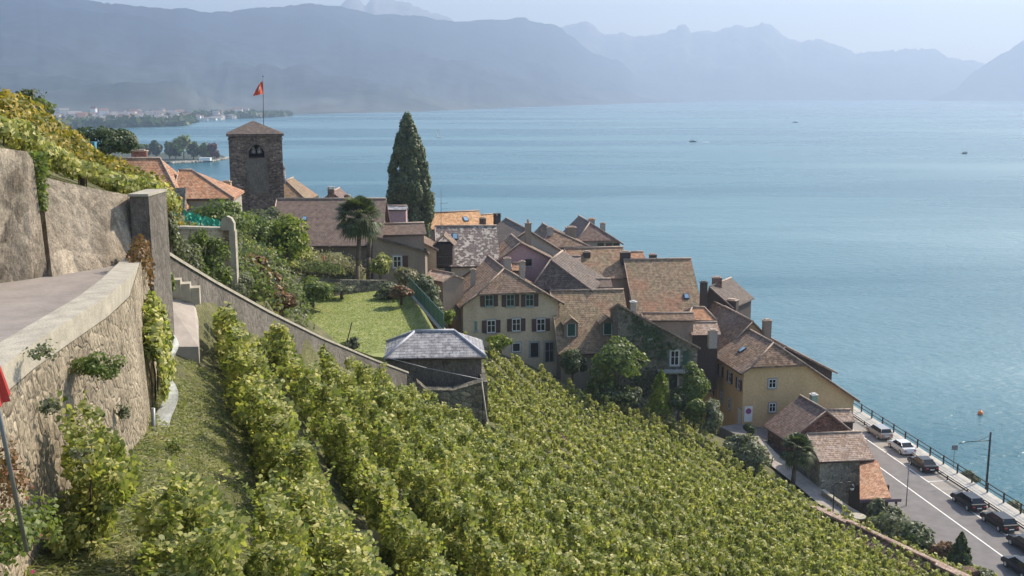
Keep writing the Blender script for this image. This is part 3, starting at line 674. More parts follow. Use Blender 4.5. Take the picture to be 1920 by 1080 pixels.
# ivy house (single slope)
def monohouse(name, label, pl, pr, Yl, base, depth, roofm, wallm, dirv=(1, .04), th=.22, drop=0):
    h = House(); a = PY(*pl, Yl); e = Vector((*dirv, 0)).normalized(); n = Vector((-e.y, e.x, 0)); c = plane_hit(*pr, a, n)
    h.root = empty(name, Vector(((a.x + c.x) / 2, a.y, base)), label, 'house', HG)
    a2, c2 = a + n * depth - UP * drop, c + n * depth - UP * drop; q = -n * .35
    F = [[a + q - e * .15, c + q + e * .3 - UP * .15, c2 + e * .3 - UP * .15, a2 - e * .15]]; b = MB(); b.slab(F, th); h.roof = b.build('roof', M[roofm], h.root)
    b = MB(); dn = UP * (th * .6); A_, C_ = Vector((a.x, a.y, base)), Vector((c.x, c.y, base))
    b.poly((A_, C_, c - dn, a - dn)); b.poly((C_, C_ + n * depth, c2 - dn, c - dn)); b.poly((A_ + n * depth, A_, a - dn, a2 - dn)); b.poly((C_ + n * depth, A_ + n * depth, a2 - dn, c2 - dn))
    h.wall = b.build('wall', M[wallm], h.root)
    h.o, h.e, h.n, h.L, h.za, h.zr, h.faces, h.base, h.ov = Vector((a.x, a.y, 0)), e, n, (c - a).length, a.z, a.z, F, base, .3
    h.front0 = Vector((a.x, a.y, 0)); h.left0 = h.front0; return h
h = monohouse('ivy_house', 'stone house under a long sloping roof edge with ivy over its shaded wall', (1160, 567), (1308, 648), 117.5, 8, 6, 'r_pinkish', 'brownstone', (1, .06), drop=1.9)
window(h, 1265, 671, 1.0, 1.75, frame='frame_w'); window(h, 1219, 629, .6, .8, frame='frame_g', surround=False)
b = MB(); c = plane_hit(1281, 671, h.front0, h.n); b.par(c - UP * .85 - h.n * .1, h.e * .65, UP * 1.7, h.n * .06); b.build('shutter', M['shut_green'], h.root)
b = MB(); c = plane_hit(1232, 695, h.front0, h.n); b.par(c - UP * .1 - h.n * 1.0, h.e * 4.4, UP * .25, h.n * 1.0); b.build('balcony_slab', M['sill'], h.root)
window(h, 1262, 718, 1.1, 2.2, frame='sill', pane='blackhole', sill=False, name='door', bars=0)
chimney(h, 1187, 585, 563, .6, .5, 'greypl', cap='frame_w', Y=118.5)
P = []; 
for k in range(1700):
    x = RNG.uniform(0, 1) ** .9; px = 1168 + x * 125; top = 572 + (px - 1160) * .55; dens = math.exp(-((px - 1215) / 42) ** 2) + .25 * (px > 1288)
    py = RNG.uniform(top + 3, 745)
    if RNG.uniform() < dens * (1.0 if fbm(px * .03, py * .03) > -.12 else .15) and not (1252 < px < 1282 and 655 < py < 688):
        q = plane_hit(px, py, h.front0, h.n) - h.n * RNG.uniform(.03, .3); P.append(q)
leafcloud('ivy', np.array(P), np.tile(np.array(-h.n) + [0, 0, .4], (len(P), 1)) + RNG.normal(size=(len(P), 3)) * .4, .3, M['ivy'], h.root)
# big roof behind
h = house('village_house', 'large house with a wide tall brown and moss tiled roof above the ivy house', 'house', 'S', (1190, 598), 137, (1322, 590), (1215, 486), 18, 'r_moss', 'brownpl', pitch=43, ov=.5, dirv=(1, .12), group=HG)
skylight(h, 1287, 556, .7, .8); chimney(h, 1318, 583, 527, .8, .7, 'wood_dark', Y=136.5, cap='wood_dark')
chimney(h, 1343, 560, 518, 1.2, .9, 'redbrick', Y=150); 
h = house('village_house', 'small stepped roof lakeside house with a tall brick chimney behind the big roof', 'house', 'G', (1318, 572), 148, (1375, 578), (1330, 538), 12, 'r_dark', 'wood_dark', depth=9, ov=.3, group=HG)
chimney(h, 1372, 575, 560, 1.6, 1.2, 'wood_dark', Y=147)
h = house('village_house', 'narrow strip of roof over a brown doorway above the ivy house', 'house', 'S', (1205, 601), 127, (1304, 600), (1245, 587), 15, 'r_brown', 'brownpl', pitch=28, ov=.2, group=HG)
h = house('village_house', 'small pale hipped roof beside the dark chimney of the big roof', 'house', 'S', (1285, 600), 131, (1343, 600), (1315, 576), 14, 'r_orange', 'brownpl', pitch=32, hips=(0, 1.2, 0, 1.2), ov=.2, group=HG)
h = house('village_house', 'small house with pale ribbed tiles and a square grey chimney left of the yellow row', 'house', 'S', (1296, 628), 127, (1352, 627), (1328, 604), 12, 'r_pinkish', 'wood_dark', pitch=30, ov=.3, group=HG)
chimney(h, 1336, 634, 617, 1.0, .8, 'greypl', Y=126)
# mossy orange
h = house('village_house', 'house with patchy orange and olive tiled roof in the middle of the village', 'house', 'S', (1072, 524), 141, (1185, 520), (1130, 464), 20, 'r_moss', 'brownpl', pitch=40, ov=.4, group=HG)
chimney(h, 1172, 492, 470, 1.3, .8, 'wood_dark'); chimney(h, 1100, 480, 470, .9, .6, 'wood_dark')
h = house('village_house', 'small orange brown roof stepping down behind the mossy orange roof', 'house', 'S', (1180, 489), 156, (1212, 488), (1192, 472), 20, 'r_orange', 'brownpl', pitch=34, ov=.2, group=HG)
chimney(h, 1224, 487, 475, 1.0, .7, 'wood_dark', Y=158)
# hip roof by the lake
h = house('village_house', 'house with a dark slate hipped roof and two chimneys at the water', 'house', 'G', (1078, 455), 160, (1168, 457), (1112, 421), 18, 'r_redbr', 'greypl', depth=12, hips=(.1, 2.5, 1, 0), ov=.4, dirv=(1, .12), group=HG)
for px in (1126, 1142, 1156): window(h, px, 461, 1.0, .9, frame='shut_green', bars=0, surround=False)
chimney(h, 1109, 424, 409, .9, .8, 'greypl', cap='r_bright', Y=165); chimney(h, 1130, 432, 417, .7, .7, 'greypl', Y=163)
h = house('village_house', 'low hipped brown roof with a bright pipe and a grey chimney block', 'house', 'G', (1012, 464), 151, (1106, 462), (1040, 434), 20, 'r_brown', 'wood_dark', depth=10, hips=(0, 3, 1, 0), ov=.4, group=HG)
chimney(h, 1031, 438, 425, .8, .7, 'greypl'); chimney(h, 1070, 446, 424, 1.5, 1.0, 'brownpl', Y=158)
# grey gable
h = house('village_house', 'house with a bare grey gable wall and a tall chimney shaft at its peak', 'house', 'G', (930, 474), 139, (1090, 493), (990, 431), 18, 'r_dark', 'greypl', depth=14, ov=.3, dirv=(1, .22), group=HG)
chimney(h, 990, 462, 416, .75, .6, 'brownpl', Y=138.2, style=2)
# pink gable
h = house('village_house', 'house with a dusty pink gable wall and a brown roof', 'house', 'G', (934, 489), 132.5, (1112, 524), (976, 455), 17, 'r_brown', 'pinkpl', depth=8, ov=.3, dirv=(1, .15), group=HG)
window(h, 991, 492, .8, .9, frame='wood_dark', bars=0, surround=False)
h = house('village_house', 'tiny orange roof tucked against the pink gable', 'house', 'S', (958, 507), 129.5, (985, 507), (970, 493), 16, 'r_orange', 'brownpl', pitch=36, ov=.15, group=HG)
h = house('village_house', 'ribbed pale tile roof strip beside the pink gable', 'house', 'S', (1035, 497), 137, (1090, 497), (1060, 480), 16, 'r_pinkish', 'wood_dark', pitch=32, ov=.15, group=HG)
# mottled roof with balcony dormer
h = house('village_house', 'house with a speckled light and dark tiled roof, a skylight and a timber balcony', 'house', 'S', (818, 500), 132, (938, 482), (848, 424), 20, 'r_mott', 'cream', pitch=40, ov=.4, dirv=(1, .1), group=HG)
skylight(h, 853, 444, .7, 1.0)
b = MB(); p = PY(817, 497, 130.5); W_ = 2.1
b.box(p.x + W_ / 2, p.y + 1.2, p.z, W_, 2.6, 2.6); d = b.build('balcony', M['wood_dark'], h.root)
b = MB(); 
for k in range(8): b.box(p.x + .1 + k * (W_ - .2) / 7, p.y - .16, p.z + .1, .05, .05, .9)
b.box(p.x + W_ / 2, p.y - .16, p.z + 1.0, W_ + .1, .1, .1); b.box(p.x + W_ / 2, p.y - .16, p.z, W_ + .1, .3, .12); b.build('railing', M['bark'], h.root, d)
b = MB(); A_ = Vector((p.x - .3, p.y - .5, p.z + 2.5)); F = [[A_, A_ + Vector((1.35, 0, 1.3)), A_ + Vector((1.35, 4, 1.3)), A_ + Vector((0, 4, 0))], [A_ + Vector((1.35, 0, 1.3)), A_ + Vector((2.7, 0, 0)), A_ + Vector((2.7, 4, 0)), A_ + Vector((1.35, 4, 1.3))]]
b.slab([f if (f[1] - f[0]).cross(f[2] - f[1]).z > 0 else f[::-1] for f in F], .12); b.build('balcony_roof', M['r_brown'], h.root, d)
window(h, 840, 510, .8, 1.1, frame='shut_green', bars=0, pane='shut_green', surround=False)
h = monohouse('village_house', 'narrow orange plastered wall with a green shutter left of the timber balcony', (786, 449), (818, 466), 129, 18, 7, 'r_brown', 'orange_pl', (1, .1))
b = MB(); c = plane_hit(792, 478, h.front0, h.n); b.par(c - UP * .9 - h.n * .06, h.e * .5, UP * 1.7, h.n * .06); b.build('shutter', M['shut_green'], h.root)
h = house('village_house', 'low pink tiled roof over the lane below the orange wall', 'house', 'S', (790, 520), 124, (830, 528), (810, 506), 22, 'r_pinkish', 'brownpl', pitch=22, ov=.15, group=HG)
# bright orange roofs
h = house('village_house', 'house with bright new orange tiled roof and one skylight beside the poplar', 'house', 'S', (808, 430), 168, (912, 424), (855, 397), 20, 'r_bright', 'brownpl', pitch=36, ov=.4, group=HG)
skylight(h, 873, 411, .8, 1.0); chimney(h, 905, 424, 407, .8, .8, 'redbrick', Y=167)
h = house('village_house', 'small bright orange roof with a dark round chimney cowl', 'house', 'S', (898, 428), 172, (946, 424), (915, 402), 20, 'r_bright', 'brownpl', pitch=36, ov=.3, group=HG)
chimney(h, 932, 416, 403, .9, .8, 'wood_dark', cap='wood_dark', style=1, Y=171)
antenna('thin mast antenna standing beside the poplar against the lake', 827, 425, 352, 160)
# H4 group
h = house('village_house', 'long low strip of brown roof right of the palm', 'house', 'S', (706, 441), 127, (800, 438), (750, 419), 24, 'r_plain', 'brownpl', pitch=32, ov=.3, group=HG)
h = monohouse('village_house', 'grey rendered lean-to house with a white barred window behind the palm', (698, 440), (797, 467), 119.5, 22, 9, 'r_dark', 'brownpl', (1, .05), drop=1.6)
window(h, 745, 491, .95, 1.35, frame='frame_w'); b = MB(); c = plane_hit(755, 491, h.front0, h.n); b.par(c - UP * .75 - h.n * .06, h.e * .6, UP * 1.45, h.n * .06); b.build('shutter', M['shut_brown'], h.root)
h = house('village_house', 'flat topped pink grey house with a dark slate edge behind the palm', 'house', 'S', (700, 393), 141, (762, 393), (730, 386), 24, 'r_slate', 'pinkpl', pitch=18, ov=.1, group=HG)
# big plain roof left
h = house('village_house', 'long house with a large plain brown tiled roof left of the palm', 'house', 'S', (500, 461), 121, (716, 452), (600, 373), 25, 'r_plain', 'brownpl', pitch=34, ov=.5, dirv=(1, .03), group=HG)
skylight(h, 571, 411, .6, .8); chimney(h, 690, 392, 383, .8, .6, 'orange_pl', Y=127)
window(h, 600, 475, 2.2, .8, frame='wood_dark', pane='blackhole', surround=False, sill=False)
window(h, 565, 463, 3.0, .3, frame='frame_w', pane='frame_w', surround=False, sill=False, bars=0)
# far little gables in front of lake
h = house('village_house', 'small red roof peeping over the long plain roof with a chimney cluster', 'house', 'G', (600, 378), 175, (645, 378), (622, 360), 24, 'r_redbr', 'brownpl', depth=8, ov=.2, group=HG)
chimney(h, 621, 364, 353, 1.0, .8, 'redbrick', style=1, Y=175); chimney(h, 651, 372, 364, .9, .7, 'redbrick', Y=176)
# yellow row
YD = (1, .17)
h = house('village_house', 'yellow plastered corner house with plain gable wall, parking sign and long sloping roof', 'house', 'G', (1390, 701), 121.5, (1612, 752), (1463, 650), 3, 'r_brown', 'yellow', depth=9.5, hips=(.25, 2.0, 1, 0), ov=.5, dirv=YD, group=HG)
window(h, 1448, 719, .95, 1.1, frame='frame_w'); window(h, 1448, 764, .85, 1.1, frame='frame_w')
for (px, py) in ((1352, 695), (1369, 707), (1386, 720)): window(h, px, py, .9, 1.35, side='L', shut='shut_brown')
for (px, py, w_, h_) in ((1353, 745, .8, 1.4), (1368, 757, .8, 1.3)): window(h, px, py, w_, h_, side='L')
window(h, 1387, 783, 1.1, 2.2, side='L', frame='frame_w', pane='frame_w', name='door', bars=0, sill=False)
skylight(h, 1392, 656, .8, 1.0)
c = plane_hit(1403, 776, h.front0, h.n); b = MB(); b.par(c - h.e * .5 - UP * .95 - h.n * .05, h.e * 1.0, UP * 1.9, h.n * .04); sg = b.build('sign_board', M['white'], h.root)
b = MB(); b.tube(c + UP * .35 - h.n * .05, c + UP * .35 - h.n * .075, .36, n=20); b.build('sign_ring', M['red'], h.root, sg)
b = MB(); b.tube(c + UP * .35 - h.n * .076, c + UP * .35 - h.n * .085, .25, n=20); m_ = mat_plain('blue sign face', (.06, .1, .4), .5, .05, b=0); b.build('sign_face', m_, h.root, sg)
b = MB(); q = c + UP * .35 - h.n * .086; d_ = (h.e + UP).normalized(); d2 = (h.e - UP).normalized(); b.par(q - d_ * .25 - d2 * .03, d_ * .5, d2 * .06, -h.n * .01); b.build('sign_bar', M['red'], h.root, sg)
h = house('village_house', 'yellow row house with a higher brown roof behind the corner house', 'house', 'G', (1340, 680), 131, (1505, 700), (1412, 603), 3, 'r_brown', 'yellow', depth=10, ov=.45, dirv=YD, group=HG)
for (px, py) in ((1327, 690), (1336, 697)): window(h, px, py, .8, 1.2, side='L', shut='shut_brown')
for (px, py) in ((1327, 722), (1336, 730)): window(h, px, py, .8, 1.2, side='L', shut='shut_brown')
chimney(h, 1437, 628, 598, .95, .8, 'brownpl', Y=131.5)
h = house('village_house', 'brown roofed row house between the ivy house and the yellow row', 'house', 'G', (1312, 663), 141, (1420, 680), (1368, 581), 3, 'r_brown', 'orange_pl', depth=8, ov=.4, dirv=YD, group=HG)
h = house('village_house', 'lakeside house with a pale eave and dark timber gallery behind the yellow house', 'house', 'G', (1425, 690), 134, (1570, 699), (1474, 650), 0, 'r_pinkish', 'wood_dark', depth=10, ov=.5, dirv=YD, group=HG)
# red brown shed
h = house('village_house', 'small red brown stone house with a steep dark gable beside the road', 'house', 'G', (1478, 829), 112, (1602, 812), (1550, 770), 2, 'r_redbr', 'redbrick', depth=6.2, ov=.4, dirv=(1, .22), group=HG)
chimney(h, 1525, 755, 737, .7, .6, 'frame_g', cap='frame_w', Y=120)
h = house('village_house', 'tiny dark lean-to with pale tile roof at the roadside below the yellow gable', 'house', 'S', (1556, 791), 119, (1603, 790), (1575, 768), 2, 'r_pinkish', 'wood_dark', pitch=35, ov=.15, group=HG)
# grey stone building
h = house('stone_barn', 'square grey stone barn with a pale brown tiled roof by the road', 'barn', 'S', (1535, 866), 104.5, (1640, 862), (1553, 812), 1, 'r_pinkish', 'grey_stone', pitch=30, ov=.35, dirv=(1, .14), group=HG)
a = PY(1612, 936, 98.5); c = PY(1690, 934, 98.5); t0 = PY(1612, 866, 105.5); t1 = PY(1645, 862, 105.5)
r_ = empty('roadside_shelter', Vector((a.x + 2, a.y + 3, 2)), 'open shelter with an orange tiled roof and purple eave board against the stone barn', 'shelter')
a2 = PZ(1671, 933, a.z); F = [[a, a2, t1, t0]]; b = MB(); b.slab(F, .18); b.build('roof', M['r_orange'], r_)
b = MB(); b.par(a + Vector((0, -.08, -.35)), c - a, Vector((0, .06, 0)), UP * .3); b.build('eave_board', M['purple'], r_)
b = MB()
for f_ in (.12, .5, .92): p = a.lerp(c, f_); b.box(p.x, p.y + .4, 2, .18, .18, a.z - 2.3)
b.par(Vector((a.x + .3, a.y + 4, 2)), Vector((4, 0, 0)), Vector((0, .2, 0)), UP * (a.z - 2.1)); b.build('post', M['wood_dark'], r_)
# tower
p0 = PY(428, 250, 138); p1 = PY(526, 250, 138); TW = p1.x - p0.x; zt = PY(478, 251, 138).z; zb = 24
r_ = empty('bell_tower', Vector(((p0.x + p1.x) / 2, 138 + TW / 2, zb)), 'square dark stone bell tower with a low pointed roof and arched belfry opening', 'tower')
b = MB(); x0, x1, y0, y1 = p0.x, p1.x, 138, 138 + TW * .9
cx = PY(480, 290, 138).x; aw = PY(495, 290, 138).x - PY(466, 290, 138).x; za0 = PY(480, 296, 138).z; zsp = PY(480, 285, 138).z; ztop = PY(480, 271, 138).z
arch = [(cx - aw / 2, za0), (cx - aw / 2, zsp)]
for k in range(1, 8):
    q = k / 8; arch.append((cx - aw / 2 + aw * q, zsp + (ztop - zsp) * math.sin(math.pi * q) ** .8))
arch += [(cx + aw / 2, zsp), (cx + aw / 2, za0)]
def ringwall(y, flip):
    L_ = [(x0, zb), (x0, zt), (cx, zt)] ; 
    left = [(x0, zb), (cx, zb), (cx, za0)] + arch[:5][0:0]
    # left half
    pl = [(x0, zb), (cx, zb), (cx, za0)] + arch[0:5 + 1][:0]
    lf = [(x0, zb), (cx, zb), (cx, za0), arch[0], arch[1]] + arch[2:6] + [(cx, zt), (x0, zt)]
    rt = [(cx, zb), (x1, zb), (x1, zt), (cx, zt)] + arch[5:9] + [arch[9], arch[10], (cx, za0)] if len(arch) > 10 else []
    for pl in (lf, rt):
        pts = [(x, y, z) for x, z in pl]; b.poly(pts if flip else pts[::-1])
ringwall(y0, True); b.poly([(x1, y1, zb), (x0, y1, zb), (x0, y1, zt), (x1, y1, zt)])
for X_, s_ in ((x0, 1), (x1, -1)):
    q = [(X_, y0, zb), (X_, y1, zb), (X_, y1, zt), (X_, y0, zt)]; b.poly(q if s_ < 0 else q[::-1])
for k in range(len(arch) - 1): (xa, z_a), (xb, z_b) = arch[k], arch[k + 1]; b.poly([(xa, y0, z_a), (xb, y0, z_b), (xb, y0 + .9, z_b), (xa, y0 + .9, z_a)]); b.poly([(xa, y1 - .9, z_a), (xb, y1 - .9, z_b), (xb, y1, z_b), (xa, y1, z_a)])
b.poly([(cx - aw / 2, y0, za0), (cx + aw / 2, y0, za0), (cx + aw / 2, y1, za0), (cx - aw / 2, y1, za0)])
b.build('wall', M['tower'], r_)
pk = PY(475, 225, 138 + TW / 2); o_ = .25
cn = [Vector((x0 - o_, y0 - o_, zt)), Vector((x1 + o_, y0 - o_, zt)), Vector((x1 + o_, y1 + o_, zt)), Vector((x0 - o_, y1 + o_, zt))]
top = Vector(((x0 + x1) / 2 - .2, (y0 + y1) / 2, PY(475, 226, (y0 + y1) / 2).z))
b = MB(); b.slab([[cn[k], cn[(k + 1) % 4], top] for k in range(4)], .3); rf = b.build('roof', M['r_dark'], r_)
b = MB(); b.par((x0 - .1, y0 - .1, zt - .75), (x1 - x0 + .2, 0, 0), (0, .1, 0), (0, 0, .22)); b.build('cornice', M['tower'], r_)
b = MB(); b.par((cx - aw / 2 - .35, y0 - .06, za0 - 4.6), (aw + .7, 0, 0), (0, .06, 0), (0, 0, 4.4)); b.build('blocked_arch', M['dark_wall'], r_)
b = MB(); b.tube((cx - aw * .55, y0 + 1.6, za0 + 1.9), (cx + aw * .55, y0 + 1.6, za0 + 1.9), .12); b.build('bell_beam', M['wood_dark'], r_)
for s_ in (-1, 1):
    b = MB(); q = Vector((cx + s_ * aw * .2, y0 + 1.6, za0 + .5)); b.tube(q, q + UP * .55, .36, .26, 12); b.tube(q + UP * .55, q + UP * .85, .26, .1, 12); b.build('bell', M['pale_metal'], r_)
r_.rotation_euler = (0, 0, R(14)); r_.location.x -= .75
# flag on pole
fp = PY(494, 237, 141); ft = PY(493, 143, 141)
r_ = empty('flag_pole', fp, 'tall thin pole with a red flag with white cross hanging limp above the tower roof', 'flag pole')
b = MB(); b.tube(fp - UP * .6, ft, .05, .03, 6); b.ball(ft, .09); b.build('pole', M['darkmetal'], r_)
def flag(mat_r, mat_w):
    T0 = PY(492, 151, 141); B0 = PY(493, 176, 141); T1 = PY(484, 160, 141); B1 = PY(475, 180, 141); nx, ny = 12, 10
    for nm, cond, mt in (('flag', lambda u, v: not ((.42 < u < .58 and .25 < v < .75) or (.3 < u < .7 and .42 < v < .58)), mat_r), ('flag_cross', lambda u, v: ((.42 < u < .58 and .25 < v < .75) or (.3 < u < .7 and .42 < v < .58)), mat_w)):
        b = MB()
        def P_(u, v):
            p = T0.lerp(T1, u).lerp(B0.lerp(B1, u), v); return p + Vector((0, .25 * math.sin(u * 9 + v * 2), 0))
        for i in range(nx):
            for j in range(ny):
                u, v = i / nx, j / ny
                if cond(u + .5 / nx, v + .5 / ny): b.poly([P_(u, v), P_(u + 1 / nx, v), P_(u + 1 / nx, v + 1 / ny), P_(u, v + 1 / ny)], True)
        b.build(nm, mt, r_)
flag(mat_plain('flag red', (.75, .12, .05), .8, .1, b=0), M['white'])
# church
h = house('church', 'church nave with a weathered orange hipped roof left of the bell tower', 'church', 'S', (160, 392), 108, (348, 386), (272, 297), 30, 'r_orange', 'greypl', pitch=38, hips=(1, 0, .0, 3.6), ov=.4, dirv=(1, .1), group=HG)
chimney(h, 263, 306, 280, 1.6, .9, 'redbrick', Y=119)
h2 = house('church_aisle', 'side wing with orange tiled roof and pale eave between church nave and tower', 'church', 'S', (322, 373), 111, (438, 366), (346, 319), 30, 'r_orange', 'greypl', pitch=31, hips=(1, 0, 0, 4.9), ov=.3, dirv=(1, .12), group=HG)
chimney(h2, 426, 362, 338, 1.0, .9, 'orange_pl', Y=128)
b = MB(); q0 = PY(330, 352, 109.0); q1 = PY(353, 400, 107.5); b.prism([q0, q0 + Vector((1.0, 0, 0)), q0 + Vector((1.3, -2.5, -3.4)), q0 + Vector((.3, -2.5, -3.4))], 30); b.build('buttress', M['brownstone'], h2.root)
h = house('choir_roof', 'low church roof with a mossy gable just right of the bell tower', 'church', 'G', (500, 376), 143, (576, 376), (527, 342), 24, 'r_moss', 'greypl', depth=8, ov=.2, hips=(.1, 3, 1, 0), group=HG)
b = MB(); q = PY(531, 345, 143); b.tube(q, PY(531, 318, 143), .35, .3, 8); b.tube(PY(531, 318, 143), PY(530, 303, 143), .3, .02, 8); b.build('turret', M['r_slate'], h.root)
#@@HUT
# slate hut and walls around the lawn
h = house('garden_hut', 'square garden hut with a grey slate hipped roof on the retaining wall', 'hut', 'S', (720, 672), 73.5, (911, 655), (800, 621), 24.5, 'r_slate', 'dark_wall', pitch=27, hips=(0, 2.2, 0, 2.2), ov=.3, dirv=(1, .08), ridgem='ridge_slate')
def thick_wall(name, label, pts, base, th, mat, cap=None, cat='wall', capth=.12, bases=None):
    """pts: Vectors on the top edge facing the viewer; thickness goes away from the viewer"""
    r = empty(name, Vector((pts[0].x, pts[0].y, base)), label, cat); b = MB(); c = MB()
    for k in range(len(pts) - 1):
        a, d = pts[k], pts[k + 1]; e = Vector((d.x - a.x, d.y - a.y, 0)).normalized(); n = Vector((-e.y, e.x, 0)) * th
        z0 = bases[k] if bases else base; z1 = bases[k + 1] if bases else base
        A0, D0 = Vector((a.x, a.y, z0)), Vector((d.x, d.y, z1))
        b.poly((A0, D0, d, a)); b.poly((D0 + n, A0 + n, a + n, d + n)); b.poly((a, d, d + n, a + n))
        if k == 0: b.poly((A0 + n, A0, a, a + n))
        if k == len(pts) - 2: b.poly((D0, D0 + n, d + n, d))
        if cap:
            q = e * 0 - Vector((-e.y, e.x, 0)) * .06
            c.poly((a + q + UP * capth, d + q + UP * capth, d + n - q + UP * capth, a + n - q + UP * capth)); c.poly((a + q, d + q, d + q + UP * capth, a + q + UP * capth)); c.poly((d + n - q, a + n - q, a + n - q + UP * capth, d + n - q + UP * capth))
            if k == len(pts) - 2: c.poly((d + q, d + n - q, d + n - q + UP * capth, d + q + UP * capth))
            if k == 0: c.poly((a + n - q, a + q, a + q + UP * capth, a + n - q + UP * capth))
    b.build('wall_body', M[mat], r)
    if cap: c.build('coping', M[cap], r)
    return r
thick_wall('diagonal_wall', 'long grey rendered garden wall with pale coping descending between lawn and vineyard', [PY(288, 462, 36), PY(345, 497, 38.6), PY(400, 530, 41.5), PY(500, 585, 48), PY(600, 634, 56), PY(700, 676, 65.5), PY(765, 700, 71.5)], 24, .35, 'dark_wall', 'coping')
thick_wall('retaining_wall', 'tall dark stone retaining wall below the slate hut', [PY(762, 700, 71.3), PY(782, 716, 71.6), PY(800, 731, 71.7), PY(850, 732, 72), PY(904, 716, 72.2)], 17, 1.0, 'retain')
cr_ = PY(905, 716, 72.2); b = MB(); b.prism([cr_, cr_ + Vector((.35, 0, 0)), cr_ + Vector((-.9, 14, .0)), cr_ + Vector((-1.9, 14, .0))], 17)
b.build('return_wall', M['retain'], tagd=('dark stone side wall running back from the retaining wall corner', 'wall'))
b = MB(); a, c = PY(903, 714, 72.0), PY(921, 845, 70.2); b.path([a, c], .05, .05, 6); b.build('corner_pipe', M['coping'], tagd=('thin pale pipe down the corner of the dark retaining wall', 'pipe'))
b = MB(); b.path([PY(722, 670, 72.9), PY(800, 690, 72), PY(905, 712, 71.9)], .035, .035, 5); b.build('handrail', M['metal'], tagd=('thin metal rail sloping across the front of the slate hut', 'rail'))
# garden wall curved
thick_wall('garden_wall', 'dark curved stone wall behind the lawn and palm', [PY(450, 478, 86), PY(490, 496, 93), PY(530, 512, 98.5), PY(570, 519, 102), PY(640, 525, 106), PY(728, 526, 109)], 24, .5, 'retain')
thick_wall('terrace_wall', 'tall pale rubble wall with overgrown plants below the church', [PY(308, 428, 52), PY(370, 430, 53), PY(432, 432, 54)], 28, .6, 'stone_wall', 'coping')
b = MB(); p = PY(426, 432, 53.5); 
pr = [(-.35, 0), (.35, 0), (.35, .35), (.22, .62), (0, .72), (-.22, .62), (-.35, .35)]
b.poly([(p.x + x, p.y, p.z + z) for x, z in pr]); b.poly([(p.x + x, p.y + .35, p.z + z) for x, z in pr][::-1])
for k in range(7): (xa, za_), (xb, zb_) = pr[k], pr[(k + 1) % 7]; b.poly([(p.x + xa, p.y, p.z + za_), (p.x + xa, p.y + .35, p.z + za_), (p.x + xb, p.y + .35, p.z + zb_), (p.x + xb, p.y, p.z + zb_)])
b.par((p.x + .1, p.y - .05, p.z - 4.7), (.3, 0, 0), (0, .4, 0), (0, 0, 4.7)); b.build('wall_stele', M['coping'], tagd=('rounded stone post at the end of the overgrown rubble wall', 'stone post'))
# green fence
a, c = PY(768, 548, 107), PY(832, 622, 86)
r_ = empty('green_fence', a, 'tall green mesh fence along the right edge of the lawn', 'fence')
b = MB(); m_ = (c - a); 
b.par(a, m_, Vector((.04, 0, 0)), UP * 1.5); b.build('fence_panel', M['green_fence'], r_)
for k in range(9): p = a.lerp(c, k / 8); b = MB(); b.tube(p - UP * .3, p + UP * 1.65, .04, n=5); b.build('fence_post', M['green_fence'], r_)
b = MB(); b.par(PY(762, 546, 107.5), m_ * 1.0, Vector((.5, 0, 0)), UP * .12); b.build('lawn_kerb', M['kerb'], tagd=('pale concrete edging between lawn and green fence', 'kerb'))
for k, (px, py, pt, Y, lean) in enumerate(((556, 612, 568, 78, .35), (651, 640, 604, 76, .35))):
    b = MB(); p = PY(px, py, Y); q = PY(px + 9, pt, Y); b.tube(p, q, .04, n=5); b.build('leaning_pole', M['darkmetal'], tagd=(('leaning dark pole at the lawn edge near the flowers', 'leaning dark pole at the lawn edge near the slate hut')[k], 'pole'))
#@@LEFT
# ------------------------------------------------------------------ left road, parapet, walls
RZ = 43.3
outer = [(-180, 800), (-60, 700), (0, 648), (60, 612), (130, 575), (200, 545), (240, 516), (272, 479)]
outer = [(-140, 850), (-60, 745), (0, 692), (60, 645), (130, 600), (200, 556), (240, 522), (272, 480)]
tops = [PZ(x, y, 44.1) for x, y in outer]
tops[-1] = PY(272, 480, 30.2)
def offs(pts, d):
    out = []
    for k, p in enumerate(pts):
        a = pts[max(0, k - 1)]; c = pts[min(len(pts) - 1, k + 1)]; e = Vector((c.x - a.x, c.y - a.y, 0)).normalized(); out.append(p + Vector((-e.y, e.x, 0)) * d)
    return out
inner = offs(tops, .55)
r_ = empty('parapet_wall', Vector((tops[3].x, tops[3].y, 37)), 'tall curved rubble retaining wall with a broad pale concrete parapet beside the road', 'wall')
b = MB(); c = MB(); kk = 3
for k in range(len(tops) - 1):
    a, d, ai, di = tops[k], tops[k + 1], inner[k], inner[k + 1]
    # subdivided face
    for j in range(6):
        z0, z1 = 34 + (a.z - .4 - 34) * j / 6, 34 + (a.z - .4 - 34) * (j + 1) / 6
        lean = lambda z: (44 - z) * .05
        e = Vector((d.x - a.x, d.y - a.y, 0)).normalized(); n = Vector((e.y, -e.x, 0))
        na = Vector((tops[max(0, k - 1)].x - d.x, tops[max(0, k - 1)].y - d.y, 0)).normalized(); na = Vector((-na.y, na.x, 0))
        nx = tops[min(len(tops) - 1, k + 2)]; nd = Vector((a.x - nx.x, a.y - nx.y, 0)).normalized(); nd = Vector((-nd.y, nd.x, 0))
        b.poly([Vector((a.x, a.y, z0)) + na * lean(z0), Vector((d.x, d.y, z0)) + nd * lean(z0), Vector((d.x, d.y, z1)) + nd * lean(z1), Vector((a.x, a.y, z1)) + na * lean(z1)])
    zc = .4; lo = UP * zc
    c.poly((a, d, di, ai)); c.poly((a - lo, d - lo, d, a)); c.poly((di - UP * 1.0, ai - UP * 1.0, ai, di))
